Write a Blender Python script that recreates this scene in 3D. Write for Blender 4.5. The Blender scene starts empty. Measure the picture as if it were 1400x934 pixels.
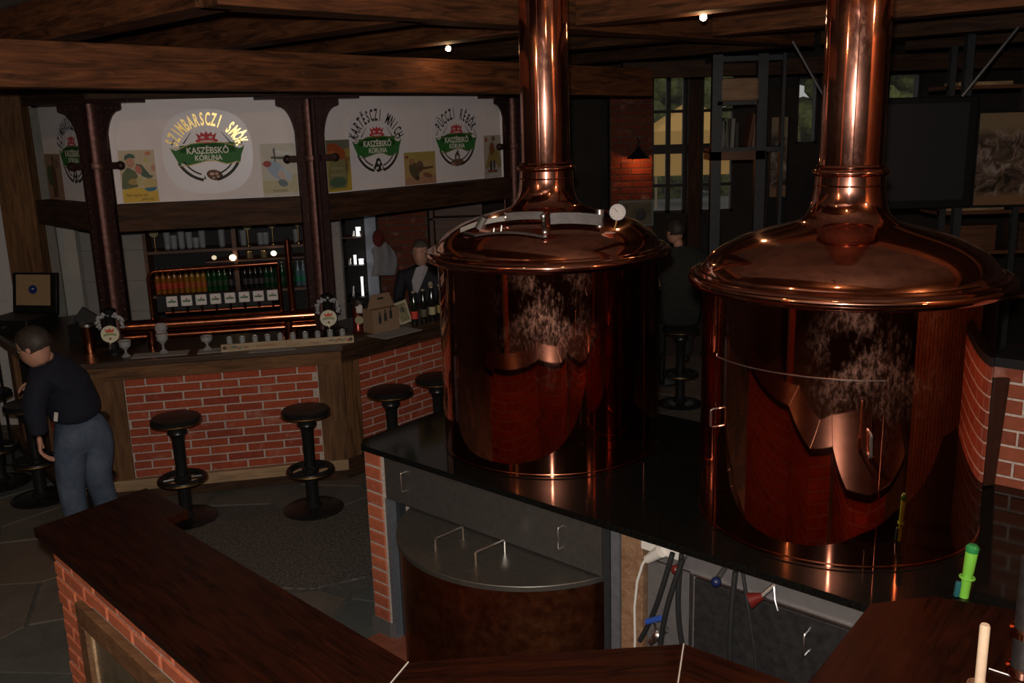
import bpy, bmesh, math, random
from mathutils import Vector, Matrix, Euler
R_ = math.radians
random.seed(7)
scene = bpy.context.scene
COL = scene.collection

# ------------------------------------------------------------------ camera
cd = bpy.data.cameras.new('camera'); cam = bpy.data.objects.new('camera', cd); COL.objects.link(cam)
cd.sensor_width = 36.0; cd.lens = 36.0 * 1282.2 / 1400.0; cd.clip_start = 0.05; cd.clip_end = 200
pitch, roll = 0.231, -0.0292
F = Vector((0, math.cos(pitch), -math.sin(pitch))); Rt = Vector((1, 0, 0)); U = Rt.cross(F)
R2 = Rt * math.cos(roll) + U * math.sin(roll); U2 = -Rt * math.sin(roll) + U * math.cos(roll)
m3 = Matrix((R2, U2, -F)).transposed()
cam.matrix_world = Matrix.Translation((0, 0, 2.70)) @ m3.to_4x4()
scene.camera = cam

# ------------------------------------------------------------------ world, lights, exposure
w = bpy.data.worlds.new('world'); scene.world = w; w.use_nodes = True
bgn = w.node_tree.nodes['Background']; bgn.inputs[0].default_value = (0.80, 0.82, 0.80, 1); bgn.inputs[1].default_value = 0.42
scene.view_settings.view_transform = 'Standard'; scene.view_settings.look = 'None'
scene.view_settings.exposure = 0.0; scene.view_settings.gamma = 1.0; scene.view_settings.use_curve_mapping = False
cy = scene.cycles
cy.max_bounces = 8; cy.glossy_bounces = 6; cy.diffuse_bounces = 3; cy.transmission_bounces = 6; cy.transparent_max_bounces = 8
cy.sample_clamp_indirect = 4.0; cy.caustics_reflective = True; cy.caustics_refractive = False; cy.blur_glossy = 0.3
cy.use_denoising = True

def spot(name, loc, aim, power, col, size, angle=2.2, blend=0.6):
    l = bpy.data.lights.new(name, 'SPOT'); l.energy = power; l.color = col; l.shadow_soft_size = size
    l.spot_size = angle; l.spot_blend = blend
    o = bpy.data.objects.new(name, l); COL.objects.link(o); o.location = loc
    o.rotation_euler = (Vector(aim) - Vector(loc)).to_track_quat('-Z', 'Y').to_euler(); return o
# the photographer's own flash, just above the lens
spot('camera_flash', (-0.02, 0.0, 2.81), (-0.4, 5.0, 2.35), 415, (1.0, 0.93, 0.86), 0.028, 2.1, 0.6)
def bulb_light(name, loc, power, col=(1.0, 0.55, 0.25), size=0.04):
    l = bpy.data.lights.new(name, 'POINT'); l.energy = power; l.color = col; l.shadow_soft_size = size
    o = bpy.data.objects.new(name, l); COL.objects.link(o); o.location = loc; return o

# ------------------------------------------------------------------ node helpers
class NT:
    def __init__(s, name):
        s.m = bpy.data.materials.new(name); s.m.use_nodes = True; s.t = s.m.node_tree; s.n = s.t.nodes
        s.b = s.n['Principled BSDF']; s.out = s.n['Material Output']
    def add(s, typ, **kw):
        n = s.n.new(typ)
        for k, v in kw.items():
            if k.startswith('i_'): n.inputs[k[2:].replace('_', ' ')].default_value = v
            else: setattr(n, k, v)
        return n
    def l(s, a, b): s.t.links.new(a, b)
    def coords(s, scale=(1, 1, 1), rnd=False, kind='Object'):
        tc = s.add('ShaderNodeTexCoord'); mp = s.add('ShaderNodeMapping'); mp.inputs['Scale'].default_value = scale
        s.l(tc.outputs[kind], mp.inputs['Vector'])
        if rnd:
            oi = s.add('ShaderNodeObjectInfo'); mu = s.add('ShaderNodeMath', operation='MULTIPLY'); mu.inputs[1].default_value = 37.0
            s.l(oi.outputs['Random'], mu.inputs[0]); cb = s.add('ShaderNodeCombineXYZ')
            for k in range(3): s.l(mu.outputs[0], cb.inputs[k])
            s.l(cb.outputs[0], mp.inputs['Location'])
        return mp.outputs[0]
    def noise(s, vec, scale, detail=4, rough=0.6, dist=0.0):
        n = s.add('ShaderNodeTexNoise'); n.inputs['Scale'].default_value = scale; n.inputs['Detail'].default_value = detail
        n.inputs['Roughness'].default_value = rough; n.inputs['Distortion'].default_value = dist
        if vec is not None: s.l(vec, n.inputs['Vector'])
        return n.outputs['Fac']
    def ramp(s, fac, stops):
        r = s.add('ShaderNodeValToRGB'); e = r.color_ramp.elements
        while len(e) < len(stops): e.new(0.5)
        for k, (p, c) in enumerate(stops): e[k].position = p; e[k].color = (*c, 1) if len(c) == 3 else c
        s.l(fac, r.inputs[0]); return r.outputs[0]
    def mixc(s, fac, a, b, typ='MIX'):
        mx = s.add('ShaderNodeMix', data_type='RGBA', blend_type=typ)
        for sock, v in ((mx.inputs[0], fac), (mx.inputs[6], a), (mx.inputs[7], b)):
            if hasattr(v, 'links'): s.l(v, sock)
            elif isinstance(v, (int, float)): sock.default_value = v
            else: sock.default_value = (*v, 1)
        return mx.outputs[2]
    def bump(s, h, strength, dist=0.01, normal=None):
        b = s.add('ShaderNodeBump'); b.inputs['Strength'].default_value = strength; b.inputs['Distance'].default_value = dist
        s.l(h, b.inputs['Height'])
        if normal is not None: s.l(normal, b.inputs['Normal'])
        return b.outputs[0]
    def set(s, **kw):
        for k, v in kw.items():
            sock = s.b.inputs[k.replace('_', ' ')]
            if hasattr(v, 'links'): s.l(v, sock)
            elif isinstance(v, tuple) and len(v) == 3: sock.default_value = (*v, 1)
            else: sock.default_value = v
        return s
MC = {}
def plain(name, col, rough=0.5, metal=0.0, nz=0.12, bump=0.1, spec=0.5, scale=30):
    if name in MC: return MC[name]
    t = NT(name); v = t.coords(); f = t.noise(v, scale, 3)
    dark = tuple(c * (1 - nz) for c in col); lite = tuple(min(1, c * (1 + nz)) for c in col)
    t.set(Base_Color=t.ramp(f, [(0.3, dark), (0.7, lite)]), Roughness=rough, Metallic=metal)
    t.b.inputs['Specular IOR Level'].default_value = spec
    if bump: t.set(Normal=t.bump(f, bump, 0.003))
    MC[name] = t.m; return t.m
def wood(name, c0, c1, rough=0.6, grain=7.0, coat=0.0, spec=0.5, bump=0.35, knots=True):
    if name in MC: return MC[name]
    t = NT(name); v = t.coords((0.35, 3.2, 3.2), rnd=True)
    f = t.noise(v, grain, 6, 0.65, 0.9)
    v2 = t.coords((1.2, 30, 30), rnd=True); g = t.noise(v2, 4, 4, 0.6)
    v3 = t.coords((0.5, 0.9, 0.9), rnd=True); h = t.noise(v3, 2.2, 3)
    c = t.ramp(f, [(0.34, c0), (0.5, tuple((a + b) / 2 for a, b in zip(c0, c1))), (0.68, c1)])
    c = t.mixc(t.ramp(g, [(0.35, (0.55,) * 3), (0.6, (1, 1, 1))]), (0.0, 0.0, 0.0), c) if False else t.mixc(0.6, c, t.ramp(g, [(0.3, (0.45,) * 3), (0.62, (1, 1, 1))]), 'MULTIPLY')
    c = t.mixc(0.55, c, t.ramp(h, [(0.3, (0.5,) * 3), (0.65, (1, 1, 1))]), 'MULTIPLY')
    t.set(Base_Color=c, Roughness=rough, Normal=t.bump(g, bump, 0.004))
    t.b.inputs['Specular IOR Level'].default_value = spec
    t.b.inputs['Coat Weight'].default_value = coat; t.b.inputs['Coat Roughness'].default_value = 0.12
    MC[name] = t.m; return t.m
def brickmat(name, c0, c1, c2):
    t = NT(name); oi = t.add('ShaderNodeObjectInfo'); v = t.coords(rnd=True)
    base = t.ramp(oi.outputs['Random'], [(0.0, c0), (0.5, c1), (1.0, c2)])
    f = t.noise(v, 28, 5, 0.7); g = t.noise(v, 7, 3)
    c = t.mixc(0.5, base, t.ramp(f, [(0.3, (0.5,) * 3), (0.65, (1, 1, 1))]), 'MULTIPLY')
    c = t.mixc(t.ramp(g, [(0.58, (0, 0, 0)), (0.8, (0.35,) * 3)]), c, (0.62, 0.45, 0.38))
    t.set(Base_Color=c, Roughness=0.85, Normal=t.bump(f, 0.5, 0.003)); t.b.inputs['Specular IOR Level'].default_value = 0.25
    MC[name] = t.m; return t.m
def copper(name, base, dark, rough=0.09, streak=0.22, wear=None, ripple=0.0, ax='Z'):
    """polished copper: sharp layer under a horizontally brushed one; wear = (centre, radius) of a scuffed patch"""
    t = NT(name)
    v = t.coords((1, 1, 1)); n1 = t.noise(v, 3.0, 4); n2 = t.noise(v, 22, 5, 0.7)
    c = t.ramp(n1, [(0.3, dark), (0.65, base)])
    c = t.mixc(0.5, c, t.ramp(n2, [(0.3, (0.6,) * 3), (0.6, (1, 1, 1))]), 'MULTIPLY')
    vr = t.coords((0.4, 0.4, 60)); hb = t.noise(vr, 6, 3)
    rf = t.add('ShaderNodeMapRange'); rf.inputs['To Min'].default_value = rough * 0.7; rf.inputs['To Max'].default_value = rough * 1.8
    t.l(n2, rf.inputs[0])
    t.set(Base_Color=c, Metallic=1.0, Roughness=rf.outputs[0])
    nrm = None
    if ripple:
        rp = t.noise(t.coords((1.4, 1.4, 0.5)), 2.2, 1, 0.3); nrm = t.bump(rp, ripple, 0.05); t.l(nrm, t.b.inputs['Normal'])
    b2 = t.add('ShaderNodeBsdfPrincipled'); t.l(c, b2.inputs['Base Color']); b2.inputs['Metallic'].default_value = 1.0
    b2.inputs['Roughness'].default_value = 0.22; b2.inputs['Anisotropic'].default_value = 0.9
    tg = t.add('ShaderNodeTangent', direction_type='RADIAL', axis=ax); t.l(tg.outputs[0], b2.inputs['Tangent'])
    mx = t.add('ShaderNodeMixShader'); mx.inputs[0].default_value = streak
    t.l(t.b.outputs[0], mx.inputs[1]); t.l(b2.outputs[0], mx.inputs[2]); last = mx.outputs[0]
    if wear:
        (wx, wy, wz), rad, amt = wear
        tc = t.add('ShaderNodeTexCoord'); sb = t.add('ShaderNodeVectorMath', operation='SUBTRACT'); sb.inputs[1].default_value = (wx, wy, wz)
        t.l(tc.outputs['Object'], sb.inputs[0]); ml = t.add('ShaderNodeVectorMath', operation='MULTIPLY'); ml.inputs[1].default_value = (1, 0.6, 0.8)
        t.l(sb.outputs[0], ml.inputs[0]); ln = t.add('ShaderNodeVectorMath', operation='LENGTH'); t.l(ml.outputs[0], ln.inputs[0])
        fall = t.add('ShaderNodeMapRange'); fall.inputs['From Min'].default_value = rad; fall.inputs['From Max'].default_value = rad * 0.25
        t.l(ln.outputs['Value'], fall.inputs[0])
        s1a = t.noise(t.coords((2.2, 2.2, 0.8)), 24, 10, 0.8, 0.2); s1b = t.noise(t.coords((1, 1, .7)), 7, 3)
        av = t.add('ShaderNodeMath', operation='MULTIPLY_ADD'); t.l(s1b, av.inputs[0]); av.inputs[1].default_value = 0.7; ad = t.add('ShaderNodeMath', operation='MULTIPLY_ADD'); t.l(s1a, ad.inputs[0]); ad.inputs[1].default_value = 0.6; ad.inputs[2].default_value = -0.12; t.l(ad.outputs[0], av.inputs[2]); s1 = av.outputs[0]
        sr = t.ramp(s1, [(0.47, (0, 0, 0)), (0.72, (1, 1, 1))])
        fine = t.ramp(t.noise(t.coords((1, 1, .45)), 75, 4, .7), [(.44, (.12,) * 3), (.60, (1, 1, 1))]); mf = t.add('ShaderNodeMath', operation='MULTIPLY'); t.l(sr, mf.inputs[0]); t.l(fine, mf.inputs[1])
        mm = t.add('ShaderNodeMath', operation='MULTIPLY'); t.l(fall.outputs[0], mm.inputs[0]); t.l(mf.outputs[0], mm.inputs[1])
        m2 = t.add('ShaderNodeMath', operation='MULTIPLY'); t.l(mm.outputs[0], m2.inputs[0]); m2.inputs[1].default_value = amt
        b3 = t.add('ShaderNodeBsdfPrincipled'); b3.inputs['Base Color'].default_value = (0.72, 0.34, 0.24, 1); b3.inputs['Metallic'].default_value = 1.0
        b3.inputs['Roughness'].default_value = 0.42
        t.l(t.bump(s1, 0.35, 0.004), b3.inputs['Normal'])
        m3_ = t.add('ShaderNodeMixShader'); t.l(m2.outputs[0], m3_.inputs[0]); t.l(last, m3_.inputs[1]); t.l(b3.outputs[0], m3_.inputs[2]); last = m3_.outputs[0]
    t.l(last, t.out.inputs[0]); MC[name] = t.m; return t.m
def glass(name, col, rough=0.05, alpha_mix=0.0):
    if name in MC: return MC[name]
    t = NT(name); t.set(Base_Color=col, Roughness=rough, IOR=1.45); t.b.inputs['Transmission Weight'].default_value = 0.75 if not alpha_mix else alpha_mix
    MC[name] = t.m; return t.m
def emit(name, col, s):
    if name in MC: return MC[name]
    t = NT(name); t.set(Base_Color=col, Roughness=0.4); t.b.inputs['Emission Color'].default_value = (*col, 1); t.b.inputs['Emission Strength'].default_value = s
    MC[name] = t.m; return t.m

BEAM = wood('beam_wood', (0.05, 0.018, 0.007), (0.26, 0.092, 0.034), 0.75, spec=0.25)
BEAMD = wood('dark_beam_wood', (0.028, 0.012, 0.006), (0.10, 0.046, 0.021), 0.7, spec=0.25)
OAK = wood('oak_post', (0.10, 0.045, 0.018), (0.26, 0.125, 0.05), 0.7, spec=0.3)
PALE = wood('pale_pine', (0.36, 0.22, 0.11), (0.62, 0.40, 0.22), 0.6)
TOPW = wood('counter_mahogany', (0.008, 0.0017, 0.0008), (0.036, 0.0075, 0.0026), 0.36, 14, 0.0, 0.28, 0.12)
BARTOP = wood('bar_top_wood', (0.04, 0.022, 0.012), (0.10, 0.052, 0.028), 0.35)
FRAMEW = wood('door_frame_wood', (0.14, 0.065, 0.03), (0.26, 0.13, 0.06), 0.5)
BRICK = brickmat('red_brick', (0.38, 0.070, 0.032), (0.46, 0.095, 0.043), (0.31, 0.058, 0.034))
BRICKO = brickmat('orange_brick', (0.48, 0.125, 0.06), (0.56, 0.16, 0.075), (0.40, 0.10, 0.055))
BRICKD = brickmat('dark_brick', (0.17, 0.040, 0.024), (0.22, 0.055, 0.03), (0.13, 0.032, 0.02))  # red brick in a darker tone, used on the back pillars
MORTARD = plain('dark_mortar', (0.12, 0.09, 0.07), 0.95, nz=0.25, bump=0.5, scale=60, spec=0.2)  # darker mortar to match
MORTAR = plain('mortar', (0.50, 0.41, 0.35), 0.95, nz=0.25, bump=0.5, scale=60, spec=0.2)
COP = copper('kettle_copper', (0.78, 0.30, 0.185), (0.62, 0.21, 0.125), 0.022, 0.06, ((-0.02, -0.55, 0.76), 0.30, 0.55), 0.06)
COPN = copper('pipe_copper', (0.84, 0.38, 0.27), (0.50, 0.18, 0.12), 0.045, 0.07, ((0.0, -0.12, 1.75), 0.30, 0.35))
COPD = copper('dome_copper', (0.86, 0.41, 0.29), (0.66, 0.28, 0.19), 0.06, 0.10)
COPB = copper('bar_copper', (0.62, 0.22, 0.11), (0.34, 0.10, 0.05), 0.16, 0.3)
TUBC = copper('dull_copper', (0.50, 0.19, 0.085), (0.28, 0.09, 0.04), 0.34, 0.5)
COLM = plain('column_metal', (0.14, 0.068, 0.058), 0.50, 0.75, 0.35, 0.2)
COLD = plain('column_dark_metal', (0.05, 0.024, 0.022), 0.5, 0.6, 0.3, 0.2)
STEEL = plain('brushed_steel', (0.15, 0.14, 0.13), 0.50, 0.75, 0.12, 0.05)
CHROME = plain('bright_chrome', (0.78, 0.76, 0.74), 0.30, 1.0, 0.05, 0)
IRON = plain('black_iron', (0.018, 0.018, 0.018), 0.32, 0.3, 0.2, 0.1)
BRASS = plain('worn_brass', (0.55, 0.36, 0.14), 0.3, 1.0, 0.2, 0.1)
DSTEEL = plain('dark_steel_profile', (0.05, 0.055, 0.06), 0.5, 0.5, 0.15, 0.1)
GRANITE = plain('black_granite', (0.006, 0.006, 0.005), 0.08, 0.0, 0.4, 0.0, 0.18, 90)
WHITE = plain('white_panel', (0.86, 0.78, 0.77), 0.75, 0, 0.04, 0.05, 0.3, 4)
STICK = plain('clear_sticker', (0.84, 0.79, 0.82), 0.35, 0, 0.03, 0.05, 0.4, 4)
TILE = plain('grey_wall_tile', (0.36, 0.33, 0.305), 0.5, 0, 0.08, 0.05, 0.4, 3)
GREYP = plain('grey_paint', (0.12, 0.110, 0.107), 0.6, 0, 0.08, 0.1)
DARKW = plain('dark_wall_paint', (0.040, 0.033, 0.028), 0.85, 0, 0.25, 0.2, 0.3, 2)
CEIL = plain('ceiling_plaster', (0.30, 0.25, 0.21), 0.9, 0, 0.3, 0.3, 0.3, 3)
BLACK = plain('black_plastic', (0.010, 0.010, 0.010), 0.5, 0, 0.2, 0.05, 0.2)
PAPER = plain('grey_paper', (0.34, 0.31, 0.29), 0.8, 0, 0.08, 0)

# ------------------------------------------------------------------ mesh builder
class MB:
    def __init__(s): s.v = []; s.f = []; s.mi = []; s.k = 0
    def add(s, vs, fs):
        o = len(s.v); s.v += [tuple(p) for p in vs]
        for f in fs: s.f.append([i + o for i in f]); s.mi.append(s.k)
        return s
    def box(s, x0, x1, y0, y1, z0, z1):
        return s.add([(x0, y0, z0), (x1, y0, z0), (x1, y1, z0), (x0, y1, z0), (x0, y0, z1), (x1, y0, z1), (x1, y1, z1), (x0, y1, z1)],
                     [(0, 3, 2, 1), (4, 5, 6, 7), (0, 1, 5, 4), (1, 2, 6, 5), (2, 3, 7, 6), (3, 0, 4, 7)])
    def prism(s, poly, z0, z1):
        n = len(poly); a = sum(poly[i][0] * poly[(i + 1) % n][1] - poly[(i + 1) % n][0] * poly[i][1] for i in range(n))
        if a < 0: poly = poly[::-1]
        return s.add([(x, y, z0) for x, y in poly] + [(x, y, z1) for x, y in poly],
                     [tuple(range(n))[::-1], tuple(range(n, 2 * n))] + [(i, (i + 1) % n, n + (i + 1) % n, n + i) for i in range(n)])
    def lathe(s, prof, n=32, a0=0.0, a1=2 * math.pi, o=(0, 0, 0), cap=True, ax=None):
        full = abs(a1 - a0 - 2 * math.pi) < 1e-6; cols = n if full else n + 1; vs = []
        for i in range(cols):
            a = a0 + (a1 - a0) * i / n
            for r, z in prof: vs.append((r * math.cos(a), r * math.sin(a), z))
        P = len(prof); fs = []
        for i in range(n):
            j = (i + 1) % cols
            for k in range(P - 1): fs.append((i * P + k, j * P + k, j * P + k + 1, i * P + k + 1))
        if full and cap:
            if prof[0][0] > 1e-6: fs.append([i * P for i in range(cols)][::-1])
            if prof[-1][0] > 1e-6: fs.append([i * P + P - 1 for i in range(cols)])
        M = Matrix.Translation(o) @ (ax.to_matrix().to_4x4() if ax is not None else Matrix())
        return s.add([M @ Vector(p) for p in vs], fs)
    def rod(s, p, q, r, n=10, r2=None):
        p = Vector(p); q = Vector(q); d = q - p; L = d.length
        return s.lathe([(r, 0), (r2 or r, L)], n, o=p, ax=d.to_track_quat('Z', 'Y'))
    def tube(s, pts, r, n=8, closed=False):
        pts = [Vector(p) for p in pts]; N = len(pts); rings = []; up = Vector((0, 0, 1))
        prev = None
        for i, p in enumerate(pts):
            a = pts[i - 1] if (i or closed) else p; b = pts[(i + 1) % N] if (i < N - 1 or closed) else p
            t = (b - a).normalized()
            if prev is None: x = t.orthogonal().normalized()
            else: x = (prev - t * prev.dot(t)).normalized()
            prev = x; y = t.cross(x); rr = r[i] if isinstance(r, (list, tuple)) else r
            rings.append([p + (x * math.cos(2 * math.pi * k / n) + y * math.sin(2 * math.pi * k / n)) * rr for k in range(n)])
        vs = [v for rg in rings for v in rg]; fs = []
        for i in range(N if closed else N - 1):
            j = (i + 1) % N
            for k in range(n): fs.append((i * n + k, i * n + (k + 1) % n, j * n + (k + 1) % n, j * n + k))
        if not closed: fs.append(list(range(n))[::-1]); fs.append([(N - 1) * n + k for k in range(n)])
        return s.add(vs, fs)
    def torus(s, R, r, z=0, n=48, m=12, o=(0, 0, 0)):
        return s.tube([(o[0] + R * math.cos(2 * math.pi * i / n), o[1] + R * math.sin(2 * math.pi * i / n), o[2] + z) for i in range(n)], r, m, True)
    def ball(s, c, r, n=12, sc=(1, 1, 1)):
        prof = [(r * math.sin(math.pi * k / n), -r * math.cos(math.pi * k / n)) for k in range(n + 1)]
        prof[0] = (1e-5, -r); prof[-1] = (1e-5, r)
        o = len(s.v); s.lathe(prof, n * 2 if n < 12 else 24, cap=False)
        for i in range(o, len(s.v)):
            x, y, z = s.v[i]; s.v[i] = (x * sc[0] + c[0], y * sc[1] + c[1], z * sc[2] + c[2])
        return s
    def mesh(s, name, mats, smooth=35):
        me = bpy.data.meshes.new(name); me.from_pydata([tuple(v) for v in s.v], [], [list(f) for f in s.f])
        mats = mats if isinstance(mats, (list, tuple)) else [mats]
        for m in mats: me.materials.append(m)
        me.polygons.foreach_set('material_index', s.mi)
        if smooth:
            me.polygons.foreach_set('use_smooth', [True] * len(me.polygons)); me.set_sharp_from_angle(angle=R_(smooth))
        me.update(); return me
    def build(s, name, mats, parent=None, M=None, smooth=35, bevel=0, local=False, label=None):
        """vertices are in the parent's local space (local=True) or in world space (shifted below an unrotated parent)"""
        if parent is not None and not local:
            if parent.type == 'EMPTY' or True:
                inv = wm(parent).inverted()
                if M is None: s.v = [tuple(inv @ Vector(p)) for p in s.v]
                else: M = inv @ M
        me = s.mesh(name, mats, smooth); o = bpy.data.objects.new(name, me); COL.objects.link(o)
        if parent is not None: o.parent = parent
        if M is not None: o.matrix_local = M
        if bevel:
            b = o.modifiers.new('bevel', 'BEVEL'); b.width = bevel; b.segments = 2; b.limit_method = 'ANGLE'
        if label: o['label'] = label
        return o
def wm(o):
    M = o.matrix_basis.copy()
    return (wm(o.parent) @ M) if o.parent else M
def tag(o, label=None, cat=None, group=None, kind=None):
    for k, v in (('label', label), ('category', cat), ('group', group), ('kind', kind)):
        if v: o[k] = v
    return o
def thing(name, label, cat, loc=(0, 0, 0), rz=0.0, group=None):
    o = bpy.data.objects.new(name, None); COL.objects.link(o); o.empty_display_size = 0.1
    o.matrix_basis = Matrix.Translation(loc) @ Matrix.Rotation(rz, 4, 'Z')
    return tag(o, label, cat, group)
def beamM(p0, p1):
    p0 = Vector(p0); p1 = Vector(p1); d = (p1 - p0).normalized()
    y = Vector((0, 0, 1)).cross(d)
    y = Vector((0, 1, 0)) if y.length < 1e-4 else y.normalized()
    z = d.cross(y); M = Matrix((d, y, z)).transposed().to_4x4(); M.translation = (p0 + p1) / 2; return M, (p1 - p0).length
def beam(name, p0, p1, wy, wz, mat, parent=None, bevel=0.006, label=None):
    """a squared timber whose axis runs p0-p1; its mesh keeps the grain along local X"""
    M, L = beamM(p0, p1)
    return MB().box(-L / 2, L / 2, -wy / 2, wy / 2, -wz / 2, wz / 2).build(name, mat, parent, M, 0, bevel, label=label)
def copy_tree(o, parent=None):
    c = o.copy(); COL.objects.link(c)
    if parent: c.parent = parent
    for ch in list(o.children): copy_tree(ch, c)
    return c
def place(o, loc, rz=0.0, label=None):
    o.matrix_basis = Matrix.Translation(loc) @ Matrix.Rotation(rz, 4, 'Z')
    if label: o['label'] = label
    return o
BM = {}
def brick_mesh(L, H, D, mat):
    key = (round(L, 3), round(H, 3), round(D, 3), mat.name)
    if key not in BM:
        c = 0.004; l, h = L / 2, H / 2      # front face towards -Y, chamfered
        vs = [(-l, 0, -h), (l, 0, -h), (l, 0, h), (-l, 0, h), (-l, -D + c, -h), (l, -D + c, -h), (l, -D + c, h), (-l, -D + c, h),
              (-l + c, -D, -h + c), (l - c, -D, -h + c), (l - c, -D, h - c), (-l + c, -D, h - c)]
        fs = [(0, 3, 2, 1)] + [(0, 1, 5, 4), (1, 2, 6, 5), (2, 3, 7, 6), (3, 0, 4, 7), (4, 5, 9, 8), (5, 6, 10, 9), (6, 7, 11, 10), (7, 4, 8, 11), (8, 9, 10, 11)]
        BM[key] = MB().add(vs, fs).mesh('brick', mat, 0)
    return BM[key]
def bricks(parent, a, b, z0, z1, n, mat=None, course=0.067, length=0.26, joint=0.012, proud=0.016, holes=(), name='brick', back=0.03):
    """running-bond brick facing on the vertical plane a->b (xy), front towards outward normal n"""
    mat = mat or BRICK
    a = Vector((a[0], a[1], 0)); b = Vector((b[0], b[1], 0)); d = (b - a); W = d.length; d.normalize(); n = Vector((n[0], n[1], 0)).normalized()
    # local frame: X along such that -Y = n
    X = Vector((-n.y, n.x, 0)); org = a if X.dot(d) > 0 else b
    inv = wm(parent).inverted()
    base = Matrix((X, -n, Vector((0, 0, 1)))).transposed().to_4x4(); base.translation = org
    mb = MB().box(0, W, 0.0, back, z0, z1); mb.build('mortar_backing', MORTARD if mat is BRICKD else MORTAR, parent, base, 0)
    rows = max(1, round((z1 - z0) / course)); ch = (z1 - z0) / rows
    for r in range(rows):
        x = -length * (0.5 if r % 2 else 0.0) + random.uniform(-0.015, 0.015)
        zc = z0 + (r + 0.5) * ch
        while x < W:
            x0 = max(0, x); x1 = min(W, x + length); x += length
            segs = [(x0, x1)]
            for (hx0, hx1, hz0, hz1) in holes:
                if hz0 < zc < hz1:
                    ns = []
                    for s0, s1 in segs:
                        if s1 <= hx0 or s0 >= hx1: ns.append((s0, s1))
                        else:
                            if s0 < hx0: ns.append((s0, hx0))
                            if s1 > hx1: ns.append((hx1, s1))
                    segs = ns
            for s0, s1 in segs:
                L = s1 - s0 - joint
                if L < 0.03: continue
                L = round(L, 2)
                o = bpy.data.objects.new(name, brick_mesh(L, ch - joint, proud, mat)); COL.objects.link(o); o.parent = parent
                o.matrix_local = inv @ base @ Matrix.Translation(((s0 + s1) / 2, random.uniform(-0.002, 0.002), zc)) @ Matrix.Rotation(random.uniform(-.006, .006), 4, 'Y')
def struct(o): o['kind'] = 'structure'; return o

# ================================================================== LARGE STRUCTURE
def clip(poly, p, n):          # keep side where (x-p).n <= 0
    out = []
    for i in range(len(poly)):
        a = poly[i]; b = poly[(i + 1) % len(poly)]
        da = (a[0] - p[0]) * n[0] + (a[1] - p[1]) * n[1]; db = (b[0] - p[0]) * n[0] + (b[1] - p[1]) * n[1]
        if da <= 0: out.append(a)
        if da * db < 0:
            t = da / (da - db); out.append((a[0] + t * (b[0] - a[0]), a[1] + t * (b[1] - a[1])))
    return out
def inset(poly, d):
    n = len(poly); out = poly
    ar = sum(poly[i][0] * poly[(i + 1) % n][1] - poly[(i + 1) % n][0] * poly[i][1] for i in range(n))
    if ar < 0: poly = poly[::-1]
    out = poly
    for i in range(n):
        a = poly[i]; b = poly[(i + 1) % n]; L = math.hypot(b[0] - a[0], b[1] - a[1])
        if L < 1e-6: continue
        nx, ny = (b[1] - a[1]) / L, -(b[0] - a[0]) / L
        out = clip(out, (a[0] - nx * d, a[1] - ny * d), (nx, ny))
        if len(out) < 3: return []
    return out
GROUT = plain('floor_grout', (0.085, 0.078, 0.068), 0.95, nz=0.3, bump=0.4, scale=40)
floor = struct(MB().box(-6, 7, -3, 13, -0.12, -0.012).build('floor', GROUT, None, smooth=0))
stone_m = []
for i, (c, d) in enumerate([((0.115, 0.098, 0.078), (0.17, 0.145, 0.115)), ((0.09, 0.09, 0.078), (0.13, 0.128, 0.11)), ((0.13, 0.098, 0.072), (0.18, 0.135, 0.10)), ((0.08, 0.088, 0.08), (0.11, 0.118, 0.105))]):
    t = NT('flagstone_' + 'abcd'[i]); v = t.coords(rnd=True); f = t.noise(v, 3.5, 6, 0.65, 0.8); g = t.noise(v, 45, 4, 0.7)
    t.set(Base_Color=t.mixc(0.5, t.ramp(f, [(0.3, c), (0.7, d)]), t.ramp(g, [(0.3, (0.6,) * 3), (0.6, (1, 1, 1))]), 'MULTIPLY'), Roughness=0.62, Normal=t.bump(f, 0.4, 0.01)); stone_m.append(t.m)
patch = [(-2.35, 6.12), (-1.75, 6.28), (-1.05, 6.32), (-0.86, 5.75), (-0.92, 5.3), (-1.24, 5.16), (-1.62, 5.2), (-2.2, 5.75)]
pts = []
rr = random.Random(3)
for _ in range(4000):
    p = (rr.uniform(-5.6, 4.2), rr.uniform(2.4, 9.6))
    if all((p[0] - q[0]) ** 2 + (p[1] - q[1]) ** 2 > 0.19 for q in pts): pts.append(p)
    if len(pts) > 260: break
def inside(p, poly):
    c = False; n = len(poly)
    for i in range(n):
        a, b = poly[i], poly[(i + 1) % n]
        if (a[1] > p[1]) != (b[1] > p[1]) and p[0] < (b[0] - a[0]) * (p[1] - a[1]) / (b[1] - a[1]) + a[0]: c = not c
    return c
for i, p in enumerate(pts):
    if inside(p, patch) or p[1] > 8.6 and p[0] < -1.5: continue
    poly = [(p[0] - 1, p[1] - 1), (p[0] + 1, p[1] - 1), (p[0] + 1, p[1] + 1), (p[0] - 1, p[1] + 1)]
    for q in pts:
        if q is p or abs(q[0] - p[0]) + abs(q[1] - p[1]) > 2.4: continue
        poly = clip(poly, ((p[0] + q[0]) / 2, (p[1] + q[1]) / 2), (q[0] - p[0], q[1] - p[1]))
    poly = inset(poly, 0.012)
    if len(poly) < 3: continue
    top = inset(poly, 0.006)
    mb = MB()
    h = rr.uniform(-0.002, 0.002)
    mb.prism(poly, -0.012, h - 0.003)
    mb.build('stone', stone_m[i % 4], floor, local=True, smooth=0)
gravel = NT('pebble_dash'); v = gravel.coords(); f = gravel.noise(v, 55, 5, 0.75)
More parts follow.
